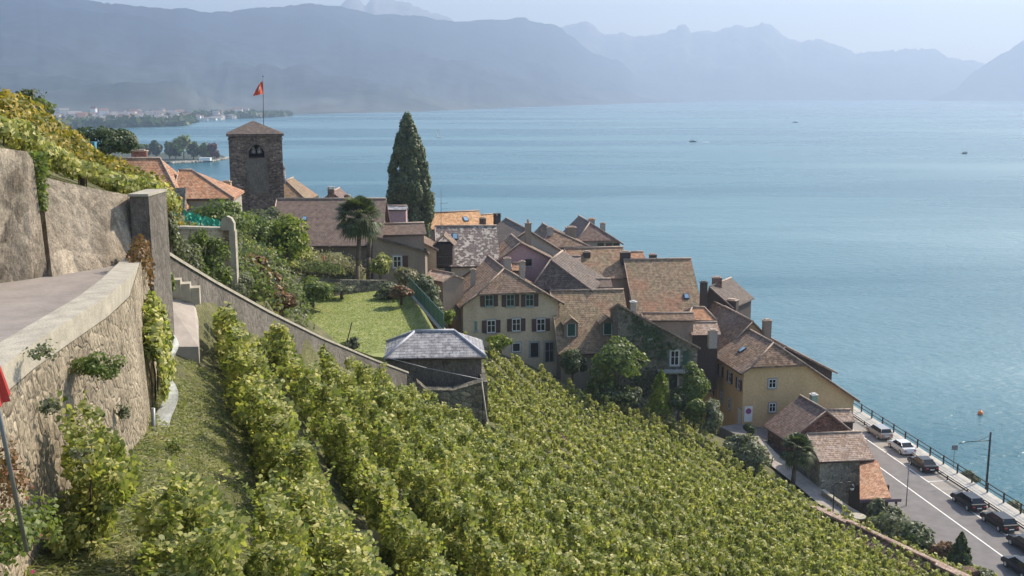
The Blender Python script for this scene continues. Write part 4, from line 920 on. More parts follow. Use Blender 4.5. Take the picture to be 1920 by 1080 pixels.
e_ = tops[-1]; i_ = inner[-1]; b.poly([Vector((e_.x, e_.y, 34)), Vector((i_.x - 1.5, i_.y, 34)), Vector((i_.x - 1.5, i_.y, e_.z)), e_]); b.build('wall_body', M['rubble'], r_); c.build('parapet_coping', M['coping'], r_)
# road slab
wb = [PZ(-160, 560, RZ), PZ(0, 531, RZ), PZ(110, 513, RZ), PZ(235, 492, RZ)]
wb = [Vector((-22, 22, RZ)), PZ(0, 531, RZ), PZ(90, 517, RZ), PZ(160, 504, RZ), Vector((-10.9, 31.0, RZ))]
b = MB(); b.prism(wb + [Vector((p.x, p.y, RZ)) for p in inner[::-1]] + [Vector((-22, 5, RZ))], 36); struct('upper_road', b, M['road_left'])
# high wall left of the road in two slabs with a dark joint
def highwall(label, tp, bt, th, nm='roadside_wall'):
    r = empty(nm, bt[0], label, 'wall'); b = MB()
    T = [Vector(p) for p in tp]; B_ = [Vector(p) for p in bt]
    for k in range(len(T) - 1):
        for j in range(5):
            f0, f1 = j / 5, (j + 1) / 5; b.poly([B_[k].lerp(T[k], f0), B_[k + 1].lerp(T[k + 1], f0), B_[k + 1].lerp(T[k + 1], f1), B_[k].lerp(T[k], f1)])
    e = (T[-1] - T[0]); n = Vector((-e.y, e.x, 0)).normalized() * th
    for k in range(len(T) - 1): b.poly([T[k], T[k + 1], T[k + 1] + n, T[k] + n])
    b.poly([B_[-1], B_[-1] + n, T[-1] + n, T[-1]]); b.poly([B_[0] + n, B_[0], T[0], T[0] + n])
    for k in range(len(T) - 1): b.poly([B_[k + 1] + n, B_[k] + n, T[k] + n, T[k + 1] + n])
    b.build('wall_face', M['stone_wall'], r); return r
B0, B1, B2 = PZ(-200, 570, RZ), PZ(88, 518, RZ), PZ(100, 514, RZ)
highwall('tall sunlit rubble wall left of the dark joint beside the upper road', [PY(-180, 235, 23), PY(-60, 262, 25.2), PY(5, 278, 26.4), PY(50, 284, 27.2), PY(62, 300, 27.5)], [PZ(-200, 570, RZ), PZ(-70, 545, RZ), PZ(0, 531, RZ), PZ(60, 523, RZ), PZ(90, 517, RZ)], 1.6)
highwall('tall sunlit rubble wall between the dark joint and the square pillar', [PY(76, 330, 28.9), PY(130, 344, 29.5), PY(200, 358, 30.4), PY(246, 366, 31.2)], [PZ(98, 519, RZ), PZ(140, 511, RZ), PZ(200, 501, RZ), Vector((-10.75, 31.2, RZ - .1))], 1.6)
# pillar
pa = PY(243, 368, 30.6); pb = PY(275, 367, 30.6); r_ = empty('stone_pillar', Vector((pa.x, pa.y, 38)), 'square grey stone pillar where the upper road wall meets the parapet', 'pillar')
b = MB(); b.par((pa.x, 30.6, 37.5), (pb.x - pa.x + .05, 0, 0), (0, 1.6, 0), (0, 0, pa.z - 37.5)); b.build('pillar_shaft', M['dark_wall'], r_)
b = MB(); q = [(0, 0, 0), (pb.x - pa.x + .08, 0, 0), (pb.x - pa.x + .0, 0, .5), (.1, 0, .56)]
b.par((pa.x - .03, 30.52, pa.z), (pb.x - pa.x + .1, 0, 0), (0, 1.7, 0), (0, 0, .07)); b.build('pillar_cap', M['coping'], r_)
# upper terraces with yellow vines
front = [PY(-180, 232, 25), PY(5, 276, 28), PY(80, 326, 30.5), PY(160, 352, 31.5), PY(245, 368, 32.6), PY(300, 400, 36)]
midl = [PY(-180, 210, 38), PY(0, 245, 38), PY(80, 292, 42), PY(160, 337, 44), PY(245, 378, 44), PY(310, 428, 46)]
bkk = [PY(-180, 190, 62), PY(0, 218, 62), PY(85, 258, 58), PY(125, 303, 56), PY(235, 378, 54), PY(320, 436, 54)]
b = MB()
L_ = [[Vector((p.x, p.y, 30)) for p in front], front, midl, bkk, [Vector((p.x * 1.05, p.y + 10, 30)) for p in bkk]]
for i in range(4):
    for k in range(5): b.poly([L_[i][k], L_[i][k + 1], L_[i + 1][k + 1], L_[i + 1][k]], True)
b.poly([l_[5] for l_ in L_][::-1]); struct('upper_terrace', b, M['ground'])
def vine_band(label, pts, width, height, mat, size, per_m, name='vine_row', group=None, lift=.2, tmpl=LEAF4, cat='vine row'):
    r = empty(name, pts[0], label, cat, group); P_, N_ = [], []
    for k in range(len(pts) - 1):
        a, c = pts[k], pts[k + 1]; L = (c - a).length; m_ = max(4, int(L * per_m)); e = (c - a).normalized(); sd = Vector((-e.y, e.x, 0)).normalized()
        t_ = RNG.uniform(0, 1, m_); ang = RNG.uniform(-.15, math.pi + .15, m_)
        lump = np.array([1 + .45 * fbm(a.x + (c.x - a.x) * q + 7, a.y + (c.y - a.y) * q) for q in t_]); rad = RNG.uniform(.7, 1.05, m_) * lump
        base = np.array(a)[None] + t_[:, None] * np.array(c - a)[None]
        off = np.cos(ang)[:, None] * np.array(sd)[None] * (width / 2 * rad)[:, None]; 
        P_.append(base + off + np.array([0, 0, 1.0])[None] * (lift + np.abs(np.sin(ang)) ** .7 * height * rad)[:, None] * 1.0)
        N_.append(np.cos(ang)[:, None] * np.array(sd)[None] + np.array([0, 0, .7])[None] * np.sin(ang)[:, None] + RNG.normal(size=(m_, 3)) * .5)
    leafcloud('foliage', np.concatenate(P_), np.concatenate(N_), size, mat, r, tmpl); 
    b = MB()
    for k in range(len(pts) - 1):
        for q in np.arange(0, 1, 1.2 / max(1.2, (pts[k + 1] - pts[k]).length)):
            p = pts[k].lerp(pts[k + 1], q); b.path([p - UP * .3, p + Vector((.05, .03, height * .5)), p + Vector((-.04, 0, height * .9))], .03, .015, 4)
    b.build('stem', M['vinewood'], r); return r
def lerpl(A_, B_, f): return [a.lerp(c, f) for a, c in zip(A_, B_)]
YL = 'rows of yellowing vines above the road wall'
for k, (f, mt) in enumerate(((.1, 'vine_far'), (.4, 'vine_yellow'), (.75, 'vine_yellow'))):
    vine_band(('yellowing vines right behind the top of the tall rubble wall', 'second row of yellowing vines above the tall rubble wall', 'third row of yellowing vines up the terrace')[k], lerpl(front, midl, f), 1.5, .55 + .3 * k, M[mt], .13, 420, group=YL)
for k, f in enumerate((.0, .3, .6, .95)):
    vine_band(('low yellow vine row across the middle of the upper terrace', 'yellow and green vine row higher on the upper terrace', 'yellow vine row just below the terrace crest', 'vines along the crest of the upper terrace')[k], lerpl(midl, bkk, f), 2.0, 1.2, M['vine_yellow'], .18, 260, group=YL)
b = MB(); p = PY(152, 362, 33); b.tube(p - UP * .4, PY(153, 317, 33), .11, .1, 7); b.build('wooden_post', M['wood_dark'], tagd=('short dark wooden post among yellow vines behind the road wall', 'post'))
# nets
def net(name, label, pts, w, mat, sub=14):
    b = MB()
    for k in range(len(pts) - 1):
        for i in range(sub):
            for j in range(3):
                def P_(u, v):
                    p = pts[k].lerp(pts[k + 1], u); return p + Vector((.12 * math.sin(u * 17 + v * 5), .1 * math.cos(u * 23), w * (v - .5) + .1 * math.sin(u * 31 + k)))
                b.poly([P_(i / sub, j / 3), P_((i + 1) / sub, j / 3), P_((i + 1) / sub, (j + 1) / 3), P_(i / sub, (j + 1) / 3)], True)
    b.build(name, M[mat], tagd=(label, 'net'))
net('bird_net', 'turquoise bird net draped over vines at the cliff edge', [PY(18, 200, 51), PY(50, 217, 50.5), PY(82, 224, 50)], .45, 'net_g')
net('bird_net', 'small turquoise net at the left frame edge on the upper terrace', [PY(-12, 182, 50), PY(6, 186, 50)], .4, 'net_g')
net('bird_net', 'green net over the vines right of the square pillar', [PY(292, 370, 42), PY(312, 377, 42), PY(332, 392, 43)], .45, 'net_g')
net('bird_net', 'long green net strip on the slope below the church wing', [PY(346, 405, 60), PY(375, 414, 61), PY(412, 424, 62)], .6, 'net_g')
# rocky end of the terrace + shrubs
b = MB(); cliff = [PY(78, 205, 56), PY(97, 207, 56), PY(106, 235, 56.3), PY(112, 262, 57)]
b.prism([PY(74, 208, 55.5), PY(96, 208, 55.5), PY(100, 214, 59), PY(78, 210, 59)], 38); b.prism([PY(95, 222, 55.6), PY(106, 226, 55.6), PY(108, 228, 58), PY(96, 224, 58)], 38); b.build('rock_outcrop', M['rubble'], tagd=('bare rocky bluff at the end of the upper vine terrace', 'rock'))
shrub('shrub', 42, 200, 58, 2.6, 1.2, M['dark_leaf'], 'dark shrub on the crest of the upper terrace', n=900, size=.14)
shrub('shrub', 12, 200, 60, 2.4, .8, M['dark_leaf'], 'low dark shrub at the left edge of the terrace crest', n=700, size=.14)
shrub('shrub', 75, 208, 57, 1.8, .7, M['mid_leaf'], 'green shrub on the rocky bluff', n=600, size=.13)
shrub('shrub', 58, 262, 40, 1.3, 1.5, M['dark_leaf'], 'dark bush among yellow vines above the wall joint', n=500, size=.13)
shrub('shrub', 128, 285, 58, 2.0, 1.2, M['mid_leaf'], 'green bushes below the rocky bluff', n=600, size=.16)
# plants in the joint
P = [PY(62 + 14 * math.sin(k) + (k % 50) * .3, RNG.uniform(285, 395), 27.8 + RNG.uniform(-.2, .3)) for k in range(900)]
leafcloud('joint_ivy', np.array(P), RNG.normal(size=(900, 3)) + [0.3, -.5, .4], .09, M['mid_leaf']); o = bpy.data.objects['joint_ivy']; tag(o, 'green creeper growing down the dark joint of the tall road wall', 'creeper')
b = MB(); b.path([PY(158, 290, 60), PY(158, 270, 60)], .35, .3, 6); b.par(PY(148, 283, 60), (.9, 0, 0), (0, .3, 0), (0, 0, .5)); b.build('blue_barrel', mat_plain('blue plastic', (.06, .25, .35), .5), tagd=('blue barrel between the yellow vines and the dark round tree', 'barrel'))
# steps and landing behind the parapet
b = MB()
b.prism([PY(300, 545, 37), PY(360, 545, 38.1), PY(372, 600, 36.3), PY(372, 650, 34.2), PY(316, 650, 33.8)], 36); b.build('stone_landing', M['path'], tagd=('worn pale stone landing between parapet wall and first vine row', 'landing'))
for k in range(4):
    b = MB(); p = Vector((-11.9 - .28 * k, 37.2 - .15 * k, 41.25 + .17 * k)); b.box(p.x, p.y, p.z - .6, 1.6, .5 + .0 * k, .6, .2); b.build('stone_step', M['coping'], tagd=('worn stone step rising from the landing to the pillar', 'step', 'worn stone steps behind the pillar'))
#@@PLANTS_LEFT
vine_band('trained vine growing along the right side of the rubble wall', [PY(286, 795, 24.8), PY(300, 722, 28.5)], .8, 1.9, M['vine'], .11, 1500, tmpl=LEAF7, lift=.5)
vine_band('vine and dry flowers climbing beside the parapet end', [PY(262, 560, 27.5), PY(268, 505, 30)], .6, .9, M['rust_leaf'], .1, 350, name='climbing_plant', cat='plant')
b = MB()
for k in range(30):
    for j in range(6):
        def P_(u, v):
            a_ = PY(322, 620, 28).lerp(PY(300, 865, 23.2), u); return a_ + Vector((.12 * math.sin(u * 14) + (v - .5) * (.1 + .5 * u), .1 * math.cos(u * 20 + v * 3), 0))
        b.poly([P_(k / 30, j / 6), P_((k + 1) / 30, j / 6), P_((k + 1) / 30, (j + 1) / 6), P_(k / 30, (j + 1) / 6)], True)
b.build('rolled_net', M['net_w'], tagd=('white rolled bird net hanging beside the trained vine', 'net'))
for k, (x0_, y0_, y1_, Y) in enumerate(((289, 860, 765, 23.5), (201, 905, 838, 19.5), (366, 1085, 1048, 17), (268, 575, 540, 27.5))):
    b = MB(); b.tube(PY(x0_, y0_, Y), PY(x0_ - 2, y1_, Y), .03 if k else .05, n=6); b.build('vine_stake', M['metal'], tagd=(('thick grey metal stake in front of the white net', 'thin metal stake rising from the near left vine bush', 'thin metal stake at the bottom edge before the near bush', 'white topped stake beside the parapet end')[k], 'stake', 'metal stakes of the vineyard'))
# red parasol
p0 = PY(44, 965, 10.5); p1 = PY(-28, 645, 9.6)
r_ = empty('red_parasol', p0, 'closed red parasol on a thin grey pole leaning at the left edge', 'parasol')
b = MB(); b.tube(p0 - UP * .4, p1, .022, n=8); b.build('pole', M['metal'], r_)
b = MB(); d = (p1 - p0).normalized(); q = p0 + d * ((p1 - p0).length * .7); aa = d.orthogonal().normalized(); bb = d.cross(aa); pr_ = None
for j in range(9):
    f = j / 8; rad = .09 * (1 - f) ** .6 + .012; ring = []
    for k in range(14):
        g = 2 * math.pi * k / 14; rr = rad * (1 + .25 * math.cos(k * math.pi)); ring.append(q + d * f * .75 + aa * math.cos(g) * rr + bb * math.sin(g) * rr)
    if pr_:
        for k in range(14): b.poly([pr_[k], pr_[(k + 1) % 14], ring[(k + 1) % 14], ring[k]], True)
    pr_ = ring
b.build('canopy', M['red'], r_)
# weeds on the wall
def tuft(name, label, c, w, h, n, size, mat, nrm=(0, 0, 1), cat='plant', flowers=0, stalk=6):
    r = empty(name, c, label, cat); P_, N_ = crown_pts(c, (w / 2, w / 2, h / 2), n, 10, .45, .3); leafcloud('foliage', P_, N_, size, mat, r)
    b = MB()
    for k in range(stalk): a_ = k * 2.4; b.path([c, c + Vector((math.cos(a_) * w * .35, math.sin(a_) * w * .3, h * .3 * math.sin(k)))], .012, .006, 4)
    b.build('stem', M['vinewood'], r)
    if flowers:
        P_ = np.array(c) + RNG.normal(size=(flowers, 3)) * np.array([w * .2, w * .12, h * .22]); P_[:, 1] -= w * .15
        leafcloud('blossom', P_, RNG.normal(size=(flowers, 3)) + [0, -1, .5], size * .7, M['pink'], r)
    return r
tuft('valerian_plant', 'wild flowering plant sprouting from the rubble wall below the parapet', PY(185, 690, 18.2), 1.0, .6, 1500, .05, M['mid_leaf'], flowers=6)
tuft('valerian_plant', 'pink flowered weeds at the lower left corner', PY(25, 1010, 12.5), 1.3, .9, 1300, .06, M['mid_leaf'], flowers=9)
tuft('dry_weed', 'dry reddish weeds against the wall at the left edge', PY(10, 880, 12), .7, .9, 700, .045, M['rust_leaf'])
tuft('poppy_plant', 'single red flower above the grass by the white net', PY(333, 838, 22.5), .5, .5, 200, .05, M['mid_leaf'], flowers=5)
for k, (px, py, w_, h_) in enumerate(((80, 660, .5, .35), (95, 760, .35, .3), (150, 850, .4, .3), (230, 770, .25, .4))):
    tuft('wall_weed', ('small weed on the rubble wall under the parapet curve', 'small weed halfway up the rubble wall', 'weed low on the rubble wall', 'weed on the smooth part of the rubble wall')[k], PY(px, py, (15.9, 14.6, 15.5, 20.2)[k]), w_, h_, 160, .05, M['olive_leaf'], stalk=3)
# grass corridor
def grass(name, pts, n, size, mat):
    A_ = np.array([[p.x, p.y] for p in pts]); P_ = []
    mn, mx = A_.min(0), A_.max(0)
    def inside(x, y):
        c_ = False; m_ = len(A_); j = m_ - 1
        for i in range(m_):
            if ((A_[i][1] > y) != (A_[j][1] > y)) and (x < (A_[j][0] - A_[i][0]) * (y - A_[i][1]) / (A_[j][1] - A_[i][1]) + A_[i][0]): c_ = not c_
            j = i
        return c_
    while len(P_) < n:
        x, y = RNG.uniform(mn[0], mx[0]), RNG.uniform(mn[1], mx[1])
        if inside(x, y): P_.append((x, y))
    return P_
q = grass('g', [Vector((-9.3, 13, 0)), Vector((-3.0, 12, 0)), Vector((-3, 18, 0)), Vector((-8.0, 34, 0)), Vector((-10.6, 34.5, 0))], 30000, .3, None)
P_ = np.array([(x, y, G(x, y) + .02) for x, y in q]); N_ = RNG.normal(size=(len(P_), 3)) * .5 + [.4, -.2, 0.8]
o = leafcloud('grass', P_, N_, .22, M['rough_grass'], tmpl=BLADE * [1.0, 1, 1], up=np.cross(N_, np.array([0, 0, 1]) + RNG.normal(size=(len(P_), 3)) * .25)); tag(o, 'long green and dry grass between rubble wall and first vine row', kind='stuff')
q = grass('g', [PZ(520, 600, LZ), PZ(540, 548, LZ), PZ(768, 546, LZ), PZ(812, 620, LZ), PZ(760, 655, LZ), PZ(690, 664, LZ)], 32000, .3, None)
P_ = np.array([(x, y, LZ) for x, y in q]); N_ = RNG.normal(size=(len(P_), 3)) * .5 + [.5, .3, 1.2]
o = leafcloud('lawn_grass', P_, N_, .2, M['grassblade'], tmpl=BLADE * [2, 1, 1], up=np.cross(N_, np.array([0, 0, 1]) + RNG.normal(size=(len(P_), 3)) * .5)); tag(o, 'mown bright green grass of the terrace lawn', kind='stuff')
#@@VINEYARD
# ------------------------------------------------------------------ vineyard rows
BND = [PY(835, 602, 119), PY(900, 630, 118), PY(960, 660, 117.5), PY(1060, 697, 116), PY(1200, 765, 115), PY(1300, 800, 116), PY(1375, 840, 113), PY(1440, 895, 108), PY(1545, 968, 100), PY(1620, 1010, 93), PY(1740, 1075, 84), PY(1850, 1130, 79)]
BND = [PZ(*[c_ + d_ for c_, d_ in zip(proj(p), (0, 12 if proj(p)[0] < 1500 else 22))], p.z) for p in BND]
BW = sorted([wt(p.x, p.y) for p in BND])
DW = [PY(288, 462, 36), PY(345, 497, 38.6), PY(400, 530, 41.5), PY(500, 585, 48), PY(600, 634, 56), PY(700, 676, 65.5), PY(765, 700, 71.5)]
DWW = [wt(p.x, p.y) for p in DW]
def t_end(w):
    if w < 24.2: return interp(w, [(a_, b_) for a_, b_ in DWW] + [(23.6, 67.0), (24.2, 67)]) - 2.2
    return interp(w, [(24.2, 84), (26, 90), (30, 103)] + [(a_, b_) for a_, b_ in BW if a_ > 31])
ws = [3.1, 5.8, 8.6, 11.1, 13.5, 15.8, 18.0, 20.2]; 
while ws[-1] < 68: ws.append(ws[-1] + (2.3 if ws[-1] < 30 else 2.4))
VG = 'vine rows of the sloping vineyard'
NM = ['first', 'second', 'third', 'fourth', 'fifth', 'sixth', 'seventh', 'eighth']
def plant_pts(c, rx, ry, rz, n, k, rot):
    """one vine: a tall lumpy bush of k shoots, leaves lying on the lumps"""
    ca, sa = math.cos(rot), math.sin(rot)
    K = RNG.uniform(-1, 1, (k, 3)) * np.array([.62, .62, .72]); K[0] = (0, 0, .55); K[1] = (0, 0, -.62); K[2] = (.4, .1, -.5); K[3] = (-.4, -.1, -.45); rr = RNG.uniform(.3, .52, k)
    idx = RNG.integers(0, k, n); E = RNG.normal(size=(n, 3)); E /= np.linalg.norm(E, axis=1)[:, None]
    Q = K[idx] + E * (rr[idx] * RNG.uniform(.7, 1.12, n))[:, None] * np.array([1, 1, .8])
    L = Q * np.array([rx, ry, rz]); X = L[:, 0] * ca - L[:, 1] * sa; Y = L[:, 0] * sa + L[:, 1] * ca
    P = np.stack([X, Y, L[:, 2]], 1) + np.array(c)
    return P, E * .9 + K[idx] * .35 + np.array([0, 0, .3]) + RNG.normal(size=(n, 3)) * .4
def vine_row(w, t0, t1, label, fat=1.0):
    x, y = xy(w, t0); r = empty('vine_row', (x, y, G(x, y)), label, 'vine row', VG if fat == 1 else None)
    B_ = {0: ([], []), 1: ([], []), 2: ([], []), 3: ([], [])}; b = MB(); t = t0 + RNG.uniform(0, .6); rot = math.atan2(.941, -.339)
    while t < t1:
        x, y = xy(w + RNG.uniform(-.1, .1), t); d = math.hypot(x, y); lv = 0 if d < 34 else 1 if d < 68 else 2
        gz = G(x, y); far = lv == 2
        rz = RNG.uniform(.78, 1.12) * (1 if w < 24 else .8) * (.7 + .3 * fat); rx = (.62 if w > 4 else .72) * RNG.uniform(.85, 1.1) * fat * (1.12 if lv == 0 else 1); ry = (.66 if w < 4 else .55 if w < 24 else .33) * RNG.uniform(.8, 1.15) * fat
        sz = (.088 if d > 23 else .066, .13, .2)[lv]; lk = 3 if d <= 23 else lv; area = 4.2 * rx * rz * 2.2
        n_ = int(area / (sz * sz * .62) * (.95, .9, .75)[lv]); k_ = (11, 9, 6)[lv]
        P, Nn = plant_pts((x, y, gz + (.1 if lv == 0 else .24) + rz), rx, ry, rz * 1.1, n_, k_, rot); B_[lk][0].append(P); B_[lk][1].append(Nn)
        if lv == 0:
            for q in range(3):                                     # loose shoots above the canopy
                a = RNG.uniform(-.3, .3, 2); m_ = 14; f = np.linspace(0, 1, m_); P = np.stack([x + a[0] * (1 + f), y + a[1] * (1 + f), gz + .2 + rz * 1.7 + f * RNG.uniform(.3, .55)], 1) + RNG.normal(size=(m_, 3)) * .03
                B_[lk][0].append(P); B_[lk][1].append(RNG.normal(size=(m_, 3)) + [0, 0, .5])
        if d < 60: b.path([(x, y, gz - .2), (x + RNG.uniform(-.08, .08), y, gz + .6), (x + RNG.uniform(-.1, .1), y, gz + 1.3)], .035, .015, 4)
        t += (.92 if w < 24 else 1.0) * RNG.uniform(.85, 1.15) * (1 if fat == 1 else 1.1)
    for lv in (3, 0, 1, 2):
        if B_[lv][0]: leafcloud('foliage', np.concatenate(B_[lv][0]), np.concatenate(B_[lv][1]), (.1, .145, .215, .076)[lv], M['vine_far'] if lv == 2 else M['vine'], r, LEAF7 if lv in (0, 3) else LEAF4)
    if b.v: b.build('stem', M['vinewood'], r)
    return r
for k, w in enumerate(ws):
    t0 = 13.5 if w > 3.5 else 15
    # skip what lies outside the frame at the near side
    while True:
        x, y = xy(w, t0); px, py = proj((x, y, G(x, y) + 2.2))
        if y > 3 and px < 1990 and py < 1150: break
        t0 += 1
        if t0 > 130: break
    t1 = t_end(w)
    if t1 - t0 < 2: continue
    dd = len(ws) - k
    lab = (NM[k] + ' vine row from the rubble wall, ending at the grey garden wall') if k < 8 else ('vine row number %d counted from the rubble wall down the slope' % (k + 1))
    vine_row(w, t0, t1, lab)
vine_row(.6, 14, 16.9, 'dark bush like vine clump at the bottom beside the grass corridor', 1.25)
vine_row(2.0, 14.2, 18.6, 'thin young vines at the bottom between bush clump and first row', .8)
vine_row(-.95, 16.9, 18.4, 'bright vine bush at the bottom left before the rubble wall', 1.0)
b = MB(); b.prism([PZ(560, 985, 37.5) , PZ(800, 1000, 36.8), PZ(800, 1012, 36.5), PZ(560, 1000, 37.2)], 34); b.build('stone_edging', M['coping'], tagd=('low pale stone edging glimpsed between near vine plants', 'edging'))
g0, g1 = ghit(1035, 800), ghit(1062, 842); b = MB(); b.par(g0 - UP * .3, g1 - g0, (.25, 0, 0), (0, 0, .75)); b.build('vineyard_step_wall', M['redbrick'], tagd=('short reddish step wall in the gap between mid vineyard rows', 'wall'))
#@@TREES
# ------------------------------------------------------------------ trees
def poplar():
    base = PY(771, 440, 160); top = PY(767, 208, 160); H_ = top.z - base.z + 3; z0 = base.z - 3
    r = empty('poplar_tree', Vector((base.x, 160, z0)), 'tall dense dark green poplar rising against the lake', 'tree')
    P_, N_ = [], []
    for k in range(270):
        f = RNG.uniform(0, 1) ** .8; half = interp(f, [(0, 3.8), (.3, 4.0), (.5, 3.5), (.7, 2.6), (.85, 1.6), (.95, .85), (1, .3)])
        a_ = RNG.uniform(0, 2 * math.pi); rr = half * RNG.uniform(.45, .95); c = np.array([base.x - .3 * f + math.cos(a_) * rr, 160 + math.sin(a_) * rr, z0 + f * (H_ - 1.2)])
        m_ = int(170 + 90 * (1 - f)); E = RNG.normal(size=(m_, 3)); E /= np.linalg.norm(E, axis=1)[:, None]
        P_.append(c + E * np.array([.62, .62, 1.5]) * RNG.uniform(.7, 1.1, m_)[:, None] * (1.15 - .45 * f)); N_.append(E + [math.cos(a_) * .4, math.sin(a_) * .4, .2] + RNG.normal(size=(m_, 3)) * .4)
    leafcloud('crown', np.concatenate(P_), np.concatenate(N_), .33, M['poplar'], r)
    b = MB(); b.path([(base.x, 160, z0 - 2), (base.x, 160, z0 + H_ * .5), (base.x - .2, 160, z0 + H_ * .9)], .45, .08, 8)
    for k in range(10): a_ = k * 2.4; z_ = z0 + H_ * (.15 + .06 * k); b.path([(base.x, 160, z_), (base.x + math.cos(a_) * 1.8, 160 + math.sin(a_) * 1.8, z_ + 3)], .12, .03, 5)
    b.build('trunk', M['bark'], r)
poplar()
def palm(label, px, py, Y, H_, Rr, n=34, seed=0):
    p = PY(px, py, Y); r = empty('palm_tree', p, label, 'palm tree'); top = p + UP * H_ + Vector((.3, 0, 0))
    b = MB(); b.path([p - UP * .5, p + UP * H_ * .35 + Vector((.1, 0, 0)), p + UP * H_ * .7 + Vector((.3, 0, 0)), top], .24, .2, 9); b.tube(top - UP * 1.6, top, .26, .45, 9); b.build('trunk', M['bark'], r)
    b = MB(); rs = random.Random(seed)
    for k in range(n):
        az = rs.uniform(0, 6.28); el = rs.uniform(-.9, 1.25); L = Rr * rs.uniform(.5, .62); d = Vector((math.cos(az) * math.cos(el), math.sin(az) * math.cos(el), math.sin(el)))
        c = top + d * L - UP * (.12 if el < 0 else 0); b.path([top, c], .025, .015, 3)
        side = d.cross(UP).normalized(); nn = side.cross(d).normalized()
        for j in range(15):
            g = R(-115 + 230 * j / 14); bd = (d * math.cos(g) + side * math.sin(g)); l_ = Rr * .48 * (1 - .25 * abs(g) / 2); tip = c + bd * l_ - UP * l_ * (.28 + .15 * (el < 0)) ; w_ = side * math.cos(g) * .085 - d * math.sin(g) * .085
            mid = c + bd * l_ * .55 + nn * .04; b.poly([c, mid + w_, tip, mid - w_])
    b.build('crown', M['palm'], r)
palm('tall fan palm with a thick shaggy crown at the back of the lawn', 670, 546, 108, 7.6, 2.75, 95, 3)
palm('smaller fan palm behind the stone barn', 1487, 900, 105, 3.3, 2.0, 60, 5)
palm('second slim palm trunk with dark crown just behind the tall palm', 690, 520, 112, 6.2, 1.8, 26, 9)
def tree(label, px, py, Y, w, h_, mat, trunk=.3, n=5000, size=.3, clumps=30, name='tree', cat='tree', cr=.33):
    p = PY(px, py, Y); r = empty(name, p, label, cat); P_, N_ = crown_pts((p.x, p.y, p.z + h_ * .6), (w / 2, w / 2, h_ * .42), n, clumps, cr)
    leafcloud('crown', P_, N_, size, mat, r)
    b = MB(); b.path([p - UP * .8, p + UP * h_ * .3, p + Vector((.1, 0, h_ * .6))], trunk * .5, .05, 7)
    for k in range(7): a_ = k * 2.1; b.path([p + UP * h_ * .25, p + Vector((math.cos(a_) * w * .3, math.sin(a_) * w * .3, h_ * .7))], trunk * .25, .03, 5)
    b.build('trunk', M['bark'], r); return r
tree('broad round green tree in front of the ivy house', 1160, 742, 112, 6.4, 5.9, M['mid_leaf'], n=6500, size=.3, clumps=34)
tree('wide dark green tree between yellow vines and the church roof', 198, 315, 95, 6.4, 3.6, M['dark_leaf'], n=5000, size=.24, clumps=28, cr=.3)
